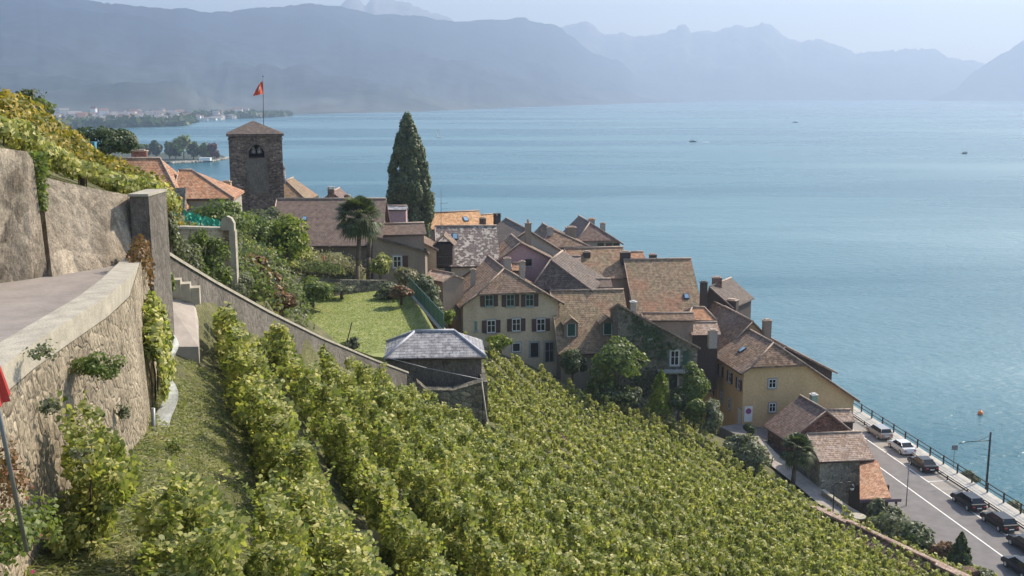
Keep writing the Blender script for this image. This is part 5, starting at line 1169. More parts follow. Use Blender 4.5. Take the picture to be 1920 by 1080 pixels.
BS = [  # px,py,Y,w,h,mat,label
 (1073, 703, 114, 2.8, 3.0, 'dark_leaf', 'dark bush at the corner of the dormer roofed house'),
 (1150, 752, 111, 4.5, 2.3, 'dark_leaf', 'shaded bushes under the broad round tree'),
 (1190, 765, 110.5, 2.4, 2.2, 'olive_leaf', 'grey green bush at the vineyard edge below the round tree'),
 (1130, 735, 112, 3, 2.0, 'mid_leaf', 'green bush left of the round tree at the vineyard edge'),
 (1300, 752, 113, 3.2, 4.2, 'mid_leaf', 'upright green shrub beside the yellow row house'),
 (1302, 790, 110, 3.0, 2.8, 'mid_leaf', 'rounded green shrub below the yellow row at the vineyard edge'),
 (1272, 770, 111, 2.2, 3.0, 'dark_leaf', 'dark shrub right of the yellow green conical shrub'),
 (1335, 808, 109.5, 2.6, 3.2, 'olive_leaf', 'loose olive shrub before the yellow street wall'),
 (1410, 880, 104, 4.0, 3.6, 'olive_leaf', 'feathery grey olive bush above the path'),
 (1380, 850, 106, 2.8, 2.0, 'olive_leaf', 'low grey bush left of the feathery olive bush'),
 (1408, 815, 116, 1.5, 1.7, 'dark_leaf', 'small dark round bush at the foot of the yellow gable'),
 (1675, 1020, 92, 4.6, 3.6, 'olive_leaf', 'large grey green bush between stone barn and road'),
 (1640, 975, 97, 2.4, 2.2, 'olive_leaf', 'spiky pale shrub under the purple eave board'),
 (1722, 1040, 90, 3.8, 3.2, 'dark_leaf', 'dark leafy bush beside the road above the long roof'),
 (1765, 1050, 88, 2.6, 1.9, 'rust_leaf', 'brownish bush between the dark bush and the little conifer'),
 (1850, 1085, 84, 2.0, 1.0, 'olive_leaf', 'low weeds beside the road at the lower right'),
 (540, 472, 100, 4.6, 3.6, 'lime_leaf', 'bright yellow green bush before the plain brown roof'),
 (470, 462, 98, 4.8, 3.6, 'mid_leaf', 'large green bush below the bell tower'),
 (415, 440, 92, 5.0, 3.0, 'mid_leaf', 'wide green bush under the church wing wall'),
 (500, 440, 103, 4.0, 3.0, 'olive_leaf', 'brownish green bush at the foot of the tower'),
 (478, 525, 66, 1.9, 1.7, 'rust_leaf', 'round clipped bush with brown tips behind the grey wall'),
 (445, 528, 58, 1.6, 2.4, 'mid_leaf', 'loose bush below the stone post'),
 (505, 560, 67, 2.2, 1.8, 'rust_leaf', 'rust coloured flowers behind the grey garden wall'),
 (530, 580, 72, 1.8, 1.3, 'rust_leaf', 'rust coloured perennials at the near lawn edge'),
 (500, 548, 74, 2.8, 1.8, 'pale_leaf', 'pale dry flowering bush at the lawn corner'),
 (585, 560, 98, 4.4, 2.0, 'mid_leaf', 'lush low greenery against the curved garden wall'),
 (545, 562, 95, 2.6, 1.8, 'mid_leaf', 'green plant mound at the left of the curved garden wall'),
 (640, 545, 104, 3.0, .8, 'olive_leaf', 'dark low plants left of the palm foot'),
 (730, 552, 104, 3.6, 1.2, 'olive_leaf', 'mixed weeds right of the palm foot'),
 (752, 556, 100, 2.4, 1.2, 'rust_leaf', 'reddish weeds near the green fence'),
 (713, 515, 111.5, 2.4, 2.6, 'vine', 'bright leafy climber beside the lean-to house'),
 (760, 530, 113, 3.0, 1.8, 'pale_leaf', 'flowering bush before the lean-to house wall'),
 (790, 560, 110, 3.0, 3.0, 'olive_leaf', 'brownish shrubs behind the green fence'),
 (812, 590, 106, 2.6, 3.0, 'olive_leaf', 'brown green shrubs between fence and beige house'),
 (838, 603, 113, 1.8, 1.5, 'lime_leaf', 'bright green bush left of the beige house wall'),
 (655, 655, 76, 1.6, .9, 'olive_leaf', 'small dark bush at the lawn edge beside the leaning pole'),
 (938, 650, 116, 3.0, 1.3, 'lime_leaf', 'bright green plants at the foot of the beige house'),
 (350, 540, 46, 1.5, 2.7, 'olive_leaf', 'tall reedy plants before the pale rubble wall'),
 (385, 515, 49, 2.0, 2.2, 'mid_leaf', 'climbing plants over the middle of the pale rubble wall'),
 (400, 560, 47, 1.6, 1.8, 'mid_leaf', 'bushy weeds just behind the grey garden wall'),
 (440, 560, 54, 2.0, 1.3, 'olive_leaf', 'weeds behind the middle of the grey garden wall'),
 (318, 470, 40, 1.0, 1.6, 'olive_leaf', 'yellowish climber right of the square pillar'),
 (300, 430, 42, 1.4, 1.6, 'vine_yellow', 'yellow vine clump right of the square pillar'),
 (310, 545, 33, .6, 1.0, 'mid_leaf', 'small green plants in the corner below the pillar'),
 (580, 385, 172, 3.6, 2.8, 'mid_leaf', 'small green tree beyond the long plain roof'),
 (1345, 590, 158, 3.0, 3.0, 'mid_leaf', 'green garden shrub at the lake behind the row houses'),
 (1815, 905, 124, 2.2, 1.3, 'olive_leaf', 'scrub on the lake bank below the railing'),
 (1900, 960, 112, 2.6, 1.0, 'olive_leaf', 'grassy scrub on the lake bank at the right edge'),
]
for (px, py, Y, w_, h_, mt, lab) in BS:
    near = Y < 60; big = w_ * h_
    shrub('shrub', px, py, Y, w_, h_, M[mt], lab, n=int(min(4200, 600 + big * (230 if not near else 520))), size=(.26 if Y > 85 else .2) if not near else .11, clumps=int(8 + big))
for (px, py, Y, w_, h_, mt, lab) in ((1238, 770, 111.5, 2.9, 4.6, 'lime_leaf', 'yellow green conical shrub right of the round tree'), (1800, 1052, 86, 1.8, 2.6, 'dark_leaf', 'little dark conifer beside the road'), (1238, 770, 112.5, .1, .1, None, None)):
    if mt is None: continue
    p = PY(px, py, Y); r = empty('conical_shrub', p, lab, 'shrub'); m_ = 1800; f = RNG.uniform(0, 1, m_) ** 1.3; a_ = RNG.uniform(0, 6.283, m_); rr = w_ / 2 * (1 - f) ** .7 * RNG.uniform(.6, 1.08, m_) * (1 + .2 * np.sin(a_ * 5 + f * 9))
    P_ = np.stack([p.x + np.cos(a_) * rr, p.y + np.sin(a_) * rr, p.z + f * h_], 1); N_ = np.stack([np.cos(a_), np.sin(a_), np.full(m_, .5)], 1) + RNG.normal(size=(m_, 3)) * .4
    leafcloud('foliage', P_, N_, .24, M[mt], r); b = MB(); b.tube(p - UP * .5, p + UP * h_ * .8, .1, .03, 6); b.build('stem', M['bark'], r)
for (px, y1_, y0_, Y, lab) in ((568, 349, 385, 178, 'slim dark cypress tips left of the small green tree'), (577, 357, 385, 176, 'short slim cypress beside the small green tree')):
    p = PY(px, y0_, Y); H_ = PY(px, y1_, Y).z - p.z; r = empty('cypress_tree', p, lab, 'cypress'); m_ = 500; f = RNG.uniform(0, 1, m_); a_ = RNG.uniform(0, 6.283, m_); rr = .45 * (1 - f) ** .5 * RNG.uniform(.7, 1.1, m_)
    P_ = np.stack([p.x + np.cos(a_) * rr, p.y + np.sin(a_) * rr, p.z + f * H_], 1); leafcloud('crown', P_, np.stack([np.cos(a_), np.sin(a_), f * 0 + .3], 1), .25, M['dark_leaf'], r)
    b = MB(); b.tube(p - UP, p + UP * H_ * .7, .1, .03, 5); b.build('trunk', M['bark'], r)
# vines in the terrace behind the curved wall
vine_band('low row of pale green vines along the top of the curved garden wall', [PY(455, 472, 90), PY(500, 494, 97), PY(560, 510, 104), PY(640, 517, 108)], 1.6, .9, M['vine'], .2, 160)
vine_band('second low vine row in front of the long plain roofed house', [PY(450, 458, 96), PY(520, 480, 108), PY(580, 492, 112)], 1.8, 1.0, M['vine'], .22, 150)
b = MB(); p = PY(608, 505, 114); b.tube(p, p + UP * 1.5, .12, .04, 8); b.tube(p + UP * 1.5, p + UP * 1.6, .04, .04, 6); b.build('closed_red_umbrella', M['red'], tagd=('small closed red umbrella in the garden left of the palm', 'umbrella'))
P_, N_ = [], []
for k in range(3100):
    px, py = (RNG.uniform(300, 575), RNG.uniform(425, 650)) if k < 2000 else (RNG.uniform(560, 800), RNG.uniform(440, 535)) if k < 2800 else (RNG.uniform(850, 1080), RNG.uniform(620, 715)); lim = interp(px, [(288, 462), (345, 497), (400, 530), (500, 585), (600, 634)])
    if py > lim - 6: continue
    p = ghit(px, py)
    if p.y < 40 or p.y > 119 or (p.z < 28.6 and p.y > 70): continue
    m_ = 16; P_.append(np.array(p) + RNG.normal(size=(m_, 3)) * np.array([.4, .4, .3]) + [0, 0, .25]); N_.append(RNG.normal(size=(m_, 3)) + [.3, 0, .8])
for mt, a_, c_ in (('mid_leaf', 0, .4), ('olive_leaf', .4, .75), ('pale_leaf', .75, 1)):
    n_ = len(P_); o = leafcloud('undergrowth', np.concatenate(P_[int(a_ * n_):int(c_ * n_)]), np.concatenate(N_[int(a_ * n_):int(c_ * n_)]), .2, M[mt]); tag(o, kind='stuff')
#@@ROAD
# ------------------------------------------------------------------ lake road
ZR = 4.0
def RP(px, py, z=ZR): return PZ(px, py, z)
E1 = RP(1606, 768); E2 = RP(1921, 970)        # outer quay edge
rd = (E2 - E1).normalized(); rd = Vector((rd.x, rd.y, 0)).normalized(); rn = Vector((rd.y, -rd.x, 0))   # rd towards the viewer
if rn.x > 0: rn = -rn                                                       # rn points inland (left)
S0 = E1 - rd * 50; LN = 120
def strip(name, w0, w1, z, mat, l0=0, l1=LN, thick=None, **k):
    b = MB(); a = S0 + rd * l0 + rn * w0; c = S0 + rd * l1 + rn * w0; q = rn * (w1 - w0); a.z = c.z = 0
    pts = [a + UP * z, c + UP * z, c + q + UP * z, a + q + UP * z]
    b.prism(pts, z - (thick or .3)); return b
p_in = [(RP(1640, 860) - S0).dot(rn)]
LW1 = (RP(1700, 905) - S0).dot(rn); LW2 = (RP(1880, 1052) - S0).dot(rn); LP1 = (RP(1665, 838) - S0).dot(rn); LP2 = (RP(1890, 1018) - S0).dot(rn); FW_ = (RP(1700, 815) - S0).dot(rn)
print('road offsets centre line', LW1, LW2, 'parking line', LP1, LP2, 'kerb', FW_)
struct('quay_walkway', strip('', -.3, 1.9, ZR + .12, None, thick=5), M['kerb'])
struct('lake_road', strip('', 1.9, 16.5, ZR, None, thick=3), M['asphalt'])
struct('parking_lane', strip('', 2.0, 4.6, ZR + .006, None, thick=.1), M['parking'])
def lines(w0, w1, z, l0=0, l1=LN, dash=None):
    b = MB(); l = l0
    while l < l1:
        e = min(l1, l + (dash[0] if dash else l1)); a = S0 + rd * l + rn * w0; c = S0 + rd * e + rn * w0; q = rn * (w1 - w0); a.z = c.z = z; b.poly([a, a + q, c + q, c]); l = e + (dash[1] if dash else 1)
    return b
struct('road_marking', lines(4.6, 4.75, ZR + .012, dash=(5.0, .25)), M['paint']); struct('road_marking', lines((LW1 + LW2) / 2 - .07, (LW1 + LW2) / 2 + .1, ZR + .012), M['paint'])
b = MB()
for k in range(18): a = S0 + rd * (4 + k * 5.7) + rn * 2.1; a.z = ZR + .012; b.poly([a, a + rd * .12, a + rd * .12 + rn * 2.5, a + rn * 2.5])
struct('road_marking', b, M['paint'])
# railing: posts with rails on the walkway edge
def railing(w_off, hgt, post, label, z0, mat='wood_dark', n=20, gap=3.1, name='quay_railing'):
    r = empty(name, S0 + rn * w_off, label, 'railing'); 
    for k in range(n):
        p = S0 + rd * (36 + k * gap) + rn * w_off; b = MB(); b.box(p.x, p.y, z0, post, post, hgt, math.atan2(rd.y, rd.x)); b.build('post', M[mat], r)
    b = MB()
    for f in (.5, .92): a = S0 + rd * 34 + rn * w_off; a.z = z0 + hgt * f; c = a + rd * (n * gap); b.tube(a, c, .055, n=6)
    b.build('rail', M[mat], r)
railing(0.0, 1.15, .14, 'dark railing with square posts along the lake edge of the walkway', ZR + .12)
railing(2.2, .55, .12, 'low timber guard rail between parked cars and the walkway', ZR, gap=4.2, n=15, name='guard_rail')
b = MB(); b.par(S0 - rn * .3 + UP * (-8), rd * LN, -rn * 2.5, UP * 9.2 * .72)
rk = MB(); rs = random.Random(4)
for k in range(150):
    p = S0 + rd * rs.uniform(30, 118) - rn * rs.uniform(.3, 3.0); rk.ball((p.x, p.y, rs.uniform(-.3, .5)), rs.uniform(.3, .9), 6, 4, .7)
rk.build('shore_rocks', M['rubble'], tagd=('boulders along the foot of the quay at the waterline', None, None, 'stuff'))
def car(label, px, py, paint, kind='sedan', z=ZR, grp='cars parked along the lake'):
    c = PZ(px, py, z + .5); c.z = z + .012; f = rd; s = rn      # nose points up the road: -rd is away
    r = empty('parked_car', c, label, 'car', grp)
    L, W = (4.3, 1.72); X = lambda x, y, z_: c + (-f) * x + s * y + UP * z_
    if kind == 'estate': roof = [(-2.0, .95), (-1.75, 1.42), (.35, 1.44), (1.05, .93)]
    elif kind == 'hatch': roof = [(-2.0, .93), (-1.6, 1.42), (.3, 1.45), (1.1, .92)]
    else: roof = [(-1.65, .9), (-1.0, 1.36), (.25, 1.38), (1.0, .88)]
    prof = [(-2.15, .3), (-2.18, .6), (-2.1, .88), (roof[0][0], roof[0][1]), (1.05, .9), (1.9, .78), (2.14, .6), (2.15, .3)]
    b = MB(); ys = [(-.86, .97), (-.78, 1.0), (.78, 1.0), (.86, .97)]
    rings = []
    for y, q in ((-.86, 0), (-.8, .04), (.8, .04), (.86, 0)):
        rings.append([X(x * (1 if q else .985), y, zz + (q if zz > .7 else 0) - (0 if q else (.05 if zz > .7 else 0))) for x, zz in prof])
    n_ = len(prof)
    for a_ in range(3):
        for k in range(n_): b.poly([rings[a_][k], rings[a_][(k + 1) % n_], rings[a_ + 1][(k + 1) % n_], rings[a_ + 1][k]][::-1])
    b.poly(rings[0]); b.poly(rings[3][::-1]); body = b.build('body', paint, r)
    b = MB(); lo = [X(roof[0][0] + .05, sy * .77, .9) for sy in (-1, 1)]; hi = [(roof[1][0], roof[1][1]), (roof[2][0], roof[2][1])]
    A_ = [X(roof[0][0] + .02, -.78, .88), X(roof[1][0], -.62, roof[1][1]), X(roof[2][0], -.62, roof[2][1]), X(roof[3][0], -.78, .88)]
    B_ = [X(roof[0][0] + .02, .78, .88), X(roof[1][0], .62, roof[1][1]), X(roof[2][0], .62, roof[2][1]), X(roof[3][0], .78, .88)]
    b.poly(A_); b.poly(B_[::-1])
    for k in range(3): b.poly([A_[k + 1], A_[k], B_[k], B_[k + 1]])
    b.build('windows', M['glass'], r)
    b = MB(); b.par(X(roof[1][0] - .02, -.64, roof[1][1] - .01), (-f) * (roof[2][0] - roof[1][0] + .04), s * 1.28, UP * .045)
    for y in (-.65, .6):
        for (x0_, x1_, z1_) in ((roof[0][0], roof[1][0], roof[1][1]), (-.35, -.35, 1.4), (roof[3][0], roof[2][0], roof[2][1])):
            b.tube(X(x0_, y * 1.22, .89), X(x1_, y * 1.0, z1_), .04, n=4)
    b.build('roof_panel', paint, r)
    for sy in (-1, 1):
        for x in (-1.3, 1.3):
            b = MB(); b.tube(X(x, sy * .9, .31), X(x, sy * .68, .31), .31, n=16); w_ = b.build('wheel', M['darkmetal'], r)
            b = MB(); b.tube(X(x, sy * .91, .31), X(x, sy * .9, .31), .19, n=10); b.build('rim', M['pale_metal'], r, w_)
        b = MB(); b.par(X(-2.2, sy * .62 - .17, .62), f * -.04, s * .3, UP * .13); b.build('tail_light', M['red'], r)
        b = MB(); b.par(X(2.0, sy * .6 - .18, .58), f * -.12, s * .36, UP * .14); b.build('headlight', M['white'], r)
    b = MB(); b.par(X(-2.22, -.26, .5), f * .02, s * .52, UP * .11); b.build('number_plate', M['white'], r)
    return r
black = body_paint('black car paint', (.006, .006, .008), 0); dkbl = body_paint('dark blue car paint', (.006, .009, .018), 0)
for m_ in (black, dkbl): m_.node_tree.nodes['Principled BSDF'].inputs['Coat Weight'].default_value = .15; m_.node_tree.nodes['Principled BSDF'].inputs['Specular IOR Level'].default_value = .25
M['glass'].node_tree.nodes['Principled BSDF'].inputs['Base Color'].default_value = (.02, .022, .025, 1); silver = body_paint('silver car paint', (.62, .62, .63), .3); grey = body_paint('brown grey car paint', (.3, .27, .24), .4)
car('grey brown estate car parked first in the line nearest the yellow house', 1648, 810, grey, 'estate')
car('silver saloon parked between the grey estate and the black saloon', 1690, 838, silver)
car('black saloon car parked just behind the silver car', 1730, 870, black)
car('dark blue hatchback parked alone after the empty space', 1815, 940, dkbl, 'hatch')
car('black hatchback parked with the blue hatchback in front of it', 1873, 978, black, 'hatch')
car('black car cut by the right edge of the photo in the parking lane', 1925, 1022, black)
car('dark car driving in the road lane at the lower right corner', 1917, 1064, dkbl, 'hatch', grp=None)
# poles
def pole(name, label, px, pyb, pyt, z, rad, cat, mat='darkmetal'):
    p = PZ(px, pyb, z); q = PY(px, pyt, p.y); q.x = p.x; r = empty(name, p, label, cat); b = MB(); b.tube(p - UP * .3, q, rad, rad * .8, 8); b.build('pole', M[mat], r); return r, p, q
r_, p, q = pole('line_mast', 'tall dark mast with a sideways arm standing at the lake edge', 1849, 915, 810, 3, .14, 'mast')
b = MB(); z_ = q - UP * 1.0; b.tube(z_, z_ + Vector((-3.0, -.2, -.15)), .05, n=6); b.tube(z_ + UP * .6, z_ + Vector((-1.4, -.1, -.05)), .025, n=5); b.build('arm', M['darkmetal'], r_)
b = MB(); b.tube(z_ + Vector((-3.0, -.2, -.15)), z_ + Vector((-3.7, -.3, -.3)), .09, .05); b.build('arm_end', M['metal'], r_)
r_, p, q = pole('road_sign', 'square sign on a thin post between railing and lake mast', 1787, 878, 836, ZR, .05, 'sign', 'metal')
b = MB(); b.par(q + Vector((-.35, -.06, -.5)), (.7, 0, 0), (0, .04, 0), (0, 0, .6)); b.build('sign_plate', M['metal'], r_)
r_, p, q = pole('street_lamp', 'thin tall lamp post standing in front of the parked black saloon', 1699, 948, 866, ZR, .06, 'lamp post', 'metal')
b = MB(); b.tube(q, q + UP * .25, .1, .07); b.build('lamp_head', M['darkmetal'], r_)
r_, p, q = pole('street_lamp', 'old street lamp with a curved arm in front of the stone barn', 1562, 955, 907, 7.4, .07, 'street lamp')
b = MB(); b.path([q, q + Vector((.8, 0, .15)), q + Vector((1.6, 0, .2)), q + Vector((1.75, 0, -.05))], .04, .035); b.build('arm', M['darkmetal'], r_)
b = MB(); b.tube(q + Vector((1.75, 0, -.05)), q + Vector((1.75, 0, -.35)), .08, .3, 10); b.build('lamp_shade', M['darkmetal'], r_)
b = MB(); b.ball(q + Vector((1.75, 0, -.5)), .2, 10, 8); b.build('globe', M['white'], r_)
# path, low curved wall, round pillar, long low roof building
b = MB(); pth = [PY(1395, 822, 116), PY(1440, 868, 110), PY(1500, 915, 104.5), PY(1545, 953, 101), PY(1610, 990, 96.5)]; 
pl = [p + Vector((1.9, 1.0, 0)) for p in pth]
for k in range(4): b.poly([pth[k], pl[k], pl[k + 1], pth[k + 1]][::-1])
struct('footpath', b, M['path'])
b = MB(); b.prism([PY(1350, 800, 119), PY(1400, 824, 115), PY(1445, 868, 110), PY(1510, 900, 108), PY(1510, 850, 116), PY(1410, 790, 124)], 0); struct('lane', b, M['asphalt'])
thick_wall('curved_wall', 'low curved stone wall with rounded coping below the stone barn', [PY(1540, 920, 103.5), PY(1565, 938, 102), PY(1590, 955, 100), PY(1608, 965, 98.6), PY(1637, 979, 97)], 1, .35, 'grey_stone', 'coping')
p = PY(1607, 985, 94.5); r_ = empty('round_pillar', p, 'short round stone pillar with flat cap at the end of the curved wall', 'pillar')
b = MB(); b.tube(p - UP * 3, p + UP * .8, .65, .62, 16); b.build('shaft', M['redbrick'], r_); b = MB(); b.tube(p + UP * .8, p + UP * .95, .75, .75, 16); b.build('cap', M['coping'], r_)
a, c = PY(1588, 981, 88), PY(1752, 1058, 79.6); e = (c - a); eh = Vector((e.x, e.y, 0)).normalized(); nn = Vector((-eh.y, eh.x, 0)); 
c = PZ(1752, 1058, a.z); e = c - a; eh = e.normalized(); nn = Vector((-eh.y, eh.x, 0))
if nn.y < 0: nn = -nn
r_ = empty('long_low_building', Vector((c.x, c.y, 1)), 'long low building with ribbed brown tiles and pale pink upper slope beside the vineyard', 'building')
fr, bk = -nn * 2.6 - UP * 1.3, nn * 1.5 - UP * .35
b = MB(); F = [[a + fr, c + fr, c, a]]; b.slab(F, .18)
rf = b.build('roof', M['r_brown'], r_)
b = MB(); a2 = a - eh * 4.5; c2 = c + eh * 6.5; F = [[a2, c2 - UP * .0, c2 + bk, a2 + bk]]; b.slab(F, .2); b.build('upper_slope', M['r_pinkish'], r_)
b = MB()
for k in range(int(e.length / .42)): q = a + eh * (k * .42 + .2); b.tube(q + fr + UP * .04, q + UP * .04, .07, n=5, cap=False)
b.build('tile_ribs', M['r_redbr'], r_, rf)
b = MB(); b.path([a + UP * .08, c + UP * .08], .16, .16, 6); b.build('ridge_tiles', M['redbrick'], r_, rf)
b = MB(); q = [c + fr * .94 - eh * .3 - UP * .12, c + bk * .9 - eh * .3 - UP * .12]; 
b.poly([Vector((q[0].x, q[0].y, 0)), Vector((q[1].x, q[1].y, 0)), q[1], c - eh * .3 - UP * .12, q[0]]); w_ = a + fr * .94 - UP * .12; b.poly([Vector((w_.x, w_.y, 0)), Vector((q[0].x, q[0].y, 0)), q[0], w_]); w2 = a2 + bk * .9 - UP * .12; w3 = c2 + bk * .9 - UP * .12; b.poly([Vector((w3.x, w3.y, 0)), Vector((w2.x, w2.y, 0)), w2, w3]); b.build('wall', M['greypl'], r_)
b = MB(); p = PY(1812, 1068, 84); b.box(p.x, p.y, p.z - 3, 1.5, 1.0, 3.0, .3); b.build('brick_gatepost', M['redbrick'], tagd=('reddish block pillar at the lower end of the long low building', 'pillar'))
#@@FAR
# ------------------------------------------------------------------ far shore town, cape, boats
def land_at(ix, q):
    c = COLS1[ix]; j = q * 22; j0 = int(j); f = j - j0; a, d = c[j0], c[j0 + 1]; return Vector(a).lerp(Vector(d), f)
fw = [mat_plain('far wall %d' % k, c_, .8, .1, .05, b=0) for k, c_ in enumerate(((.75, .7, .6), (.6, .5, .42), (.8, .78, .74), (.55, .5, .5)))]
fr_ = [mat_plain('far roof %d' % k, c_, .8, .1, .05, b=0) for k, c_ in enumerate(((.26, .15, .11), (.22, .15, .12), (.25, .23, .22)))]
def far_house(p, w_, d_, h_, wm, rm, yaw, label, grp):
    b = MB(); b.box(0, 0, -2, w_, d_, h_ + 2, 0); nb = len(b.f)
    A_ = [Vector((-w_ / 2 - .5, -d_ / 2 - .5, h_)), Vector((w_ / 2 + .5, -d_ / 2 - .5, h_)), Vector((w_ / 2 + .5, d_ / 2 + .5, h_)), Vector((-w_ / 2 - .5, d_ / 2 + .5, h_))]; r0_, r1_ = Vector((-w_ / 2 - .5, 0, h_ + d_ * .3)), Vector((w_ / 2 + .5, 0, h_ + d_ * .3))
    b.poly([A_[0], A_[1], r1_, r0_]); b.poly([A_[2], A_[3], r0_, r1_]); b.poly([A_[1], A_[2], r1_]); b.poly([A_[3], A_[0], r0_])
    me = bpy.data.meshes.new('far_house'); me.from_pydata(b.v, [], b.f); me.materials.append(wm); me.materials.append(rm)
    for k, pl_ in enumerate(me.polygons): pl_.material_index = 1 if k >= nb else 0
    o = bpy.data.objects.new('far_house', me); COL.objects.link(o); o.location = p; o.rotation_euler = (0, 0, yaw); tag(o, label, 'house', grp); return o
TG = 'far town houses across the bay'; TL = 'small hazy pale house among the trees of the town across the bay'
rs = random.Random(21); protos = []
for k in range(150):
    px = rs.choice([rs.gauss(150, 30), rs.gauss(235, 30), rs.gauss(265, 40), rs.gauss(330, 25), rs.uniform(400, 470), rs.uniform(60, 330)]); ix = int((px + 400) / 7)
    if ix < 60 or ix > 125: continue
    q = abs(rs.gauss(.012, .02)) + .006 if px > 360 else abs(rs.gauss(.03, .045)) + .008
    p = land_at(ix, min(.4, q)); s = rs.uniform(.6, 1.3)
    if k < 12 or not protos:
        o = far_house(p, 14 * s, 10 * s, rs.uniform(5, 13) * s ** .5, rs.choice(fw), rs.choice(fr_), rs.uniform(-.5, .5), TL, TG); protos.append(o)
    else:
        o = rs.choice(protos).copy(); COL.objects.link(o); o.location = p; o.rotation_euler = (0, 0, rs.uniform(-.6, .6)); o.scale = (s, s, rs.uniform(.7, 1.3))
# low land under the town + town woods
b = MB(); pts = [PZ(x, y, .5) for x, y in ((-100, 243), (60, 241), (130, 239), (200, 238), (280, 236), (345, 235), (364, 229), (345, 223), (420, 221), (480, 219.5), (545, 216), (535, 214.5), (420, 214), (200, 214), (-100, 214))]
b.prism([Vector((p.x, p.y, 1.6)) for p in pts], -3); struct('far_shore_land', b, M['woods'])
P_ = []
for k in range(5200):
    px = rs.uniform(60, 545); ysh = interp(px, [(60, 240), (130, 238), (345, 233), (364, 227), (366, 221), (480, 218.5), (545, 215.2)]); y0_ = ysh - rs.random() ** 1.5 * (22 if px < 350 else 7 * (1 - max(0, px - 460) / 120))
    p = PZ(px, max(y0_, 205 if px < 350 else 212), 3); hgt = rs.uniform(4, 13) * (1 if px < 480 else .6); P_.append((p.x + rs.uniform(-4, 4), p.y, 1 + hgt * rs.random()))
o = leafcloud('far_woods', np.array(P_), RNG.normal(size=(len(P_), 3)) + [0, -.6, .7], 10, M['dark_leaf']); tag(o, 'dark hazy trees mixed into the town across the bay', kind='stuff')
# cape with trees
b = MB(); pts = [PZ(x, y, 0) for x, y in ((150, 312), (260, 309), (330, 306), (400, 302), (424, 297), (410, 292), (350, 290), (200, 286), (60, 290))]; b.prism([Vector((p.x, p.y, 1.2)) for p in pts], -3); struct('cape_land', b, M['woods'])
b = MB()
for k in range(240): px = rs.uniform(320, 426); p = PZ(px, interp(px, [(260, 309), (330, 306), (400, 302), (426, 297)]) + rs.uniform(-1, .5), .3); b.ball((p.x, p.y, .5), rs.uniform(.8, 2), 5, 3, .6)
b.build('cape_rocks', M['coping'], tagd=('pale rocks along the edge of the wooded cape', None, None, 'stuff'))
for k, (px, w_, top, mt, lab) in enumerate(((268, 26, 270, 'mid_leaf', 'small tree at the left end of the wooded cape'), (293, 22, 266, 'dark_leaf', 'second small dark tree on the left of the cape'), (318, 18, 268, 'mid_leaf', 'narrow tree left of the tall cape tree'), (345, 46, 256, 'mid_leaf', 'tallest broad tree in the middle of the cape'), (363, 26, 268, 'dark_leaf', 'tree just right of the tallest cape tree'), (385, 24, 270, 'mid_leaf', 'round tree near the right end of the cape'), (402, 20, 270, 'red_leaf', 'reddish tree at the right tip of the cape'), (330, 28, 275, 'dark_leaf', 'low dark tree in front of the tallest cape tree'))):
    y0_ = 299; Y = PZ(px, y0_, 1).y; p = PY(px, y0_, Y); H_ = PY(px, top, Y).z - p.z; W_ = w_ * Y / FPX
    r = empty('cape_tree', p, lab, 'tree', 'trees of the wooded cape'); P_, N_ = crown_pts((p.x, p.y, p.z + H_ * .55), (W_ / 2, W_ / 2, H_ * .48), 900, 14, .42); leafcloud('crown', P_, N_, 1.6, M[mt], r)
    b = MB(); b.tube(p - UP, p + UP * H_ * .5, .5, .3, 6); b.build('trunk', M['bark'], r)
b = MB(); p = PZ(385, 300, 1.5); b.box(p.x, p.y, 1, 8, 4, 2.2); b.build('beach_hut', M['white'], tagd=('tiny white hut on the cape shore', 'hut'))
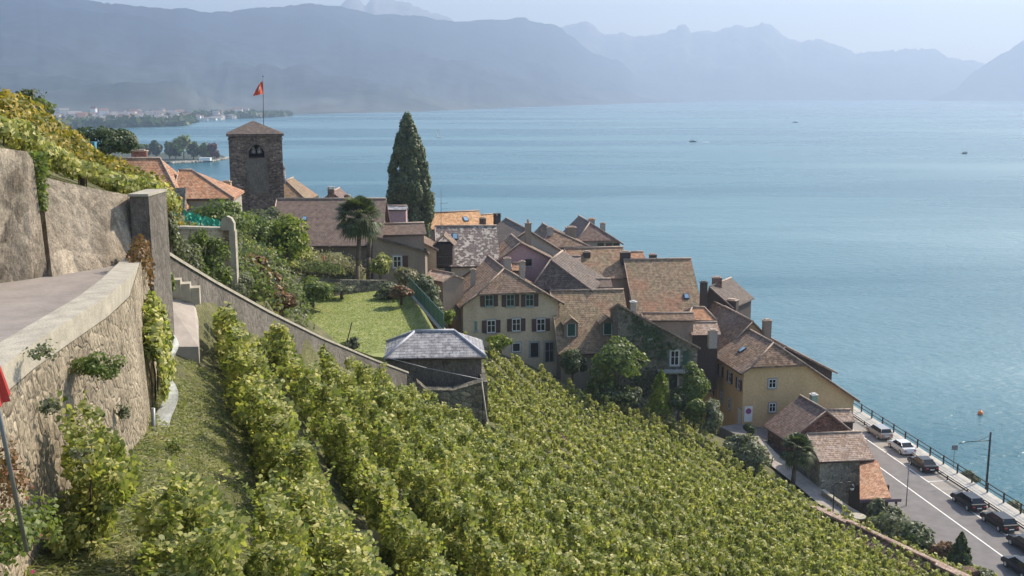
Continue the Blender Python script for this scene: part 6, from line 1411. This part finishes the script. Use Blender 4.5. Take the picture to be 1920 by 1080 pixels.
# boats
def boat(name, label, px, py, L, W, H_, cabin, mat, yaw=0, sail=0):
    p = PZ(px, py, 0); r = empty(name, p, label, 'boat'); e = Vector((math.cos(yaw), math.sin(yaw), 0)); n = Vector((-e.y, e.x, 0)); b = MB()
    st = [(-.5, .8, 0), (-.2, 1, 0), (.2, .9, .05), (.5, .05, .3)]; prev = None
    for x, w_, dz in st:
        ring = [p + e * x * L + n * w_ * W / 2 + UP * (H_ * (1 + dz)), p + e * x * L + n * w_ * W * .3 - UP * .3, p + e * x * L - n * w_ * W * .3 - UP * .3, p + e * x * L - n * w_ * W / 2 + UP * (H_ * (1 + dz))]
        if prev:
            for k in range(4): b.poly([prev[k], ring[k], ring[(k + 1) % 4], prev[(k + 1) % 4]])
        else: b.poly(ring)
        prev = ring
    b.build('hull', mat, r)
    if cabin: b = MB(); b.box(p.x, p.y, H_, L * .35, W * .6, H_ * 1.2, yaw); b.build('cabin', M['white'], r)
    if sail:
        b = MB(); b.tube(p, p + UP * sail, .12, .05); b.build('mast', M['metal'], r); b = MB(); b.poly([p + UP * 1, p + UP * sail, p - e * L * .45 + UP * 1.2 + n * .1]); b.poly([p + UP * 1 + n * .06, p - e * L * .45 + UP * 1.2 + n * .16, p + UP * sail + n * .06]); b.build('sail', M['white'], r)
    return r
boat('motor_boat', 'dark speedboat trailing a white wake on the open lake', 1299, 266, 7, 2.4, 1.0, True, M['wood_dark'], math.pi)
boat('fishing_boat', 'small dark boat alone on the water at the right', 1809, 288, 5, 2.2, .9, True, M['wood_dark'], .3)
boat('sailing_boat', 'tiny white sailing boat right of the poplar top', 824, 258, 8, 2.5, .8, False, M['white'], .4, sail=11)
boat('far_boat', 'distant speck of a boat near the hazy far shore', 1491, 230, 10, 3, 1.2, True, M['wood_dark'], .2)
b = MB(); p = PZ(1309, 266, 0); q = PZ(1330, 266.5, 0); b.poly([p + Vector((0, -.4, .05)), q + Vector((0, -3.5, .05)), q + Vector((0, 3.5, .05)), p + Vector((0, .4, .05))]); b.build('boat_wake', M['white'], tagd=(None, None, None, 'stuff'))
b = MB(); p = PZ(1838, 777, 0); b.ball(p + UP * .2, .4, 14, 10); b.tube(p + UP * .55, p + UP * .8, .05); b.build('mooring_buoy', M['orange'], tagd=('round orange buoy floating near the road', 'buoy'))
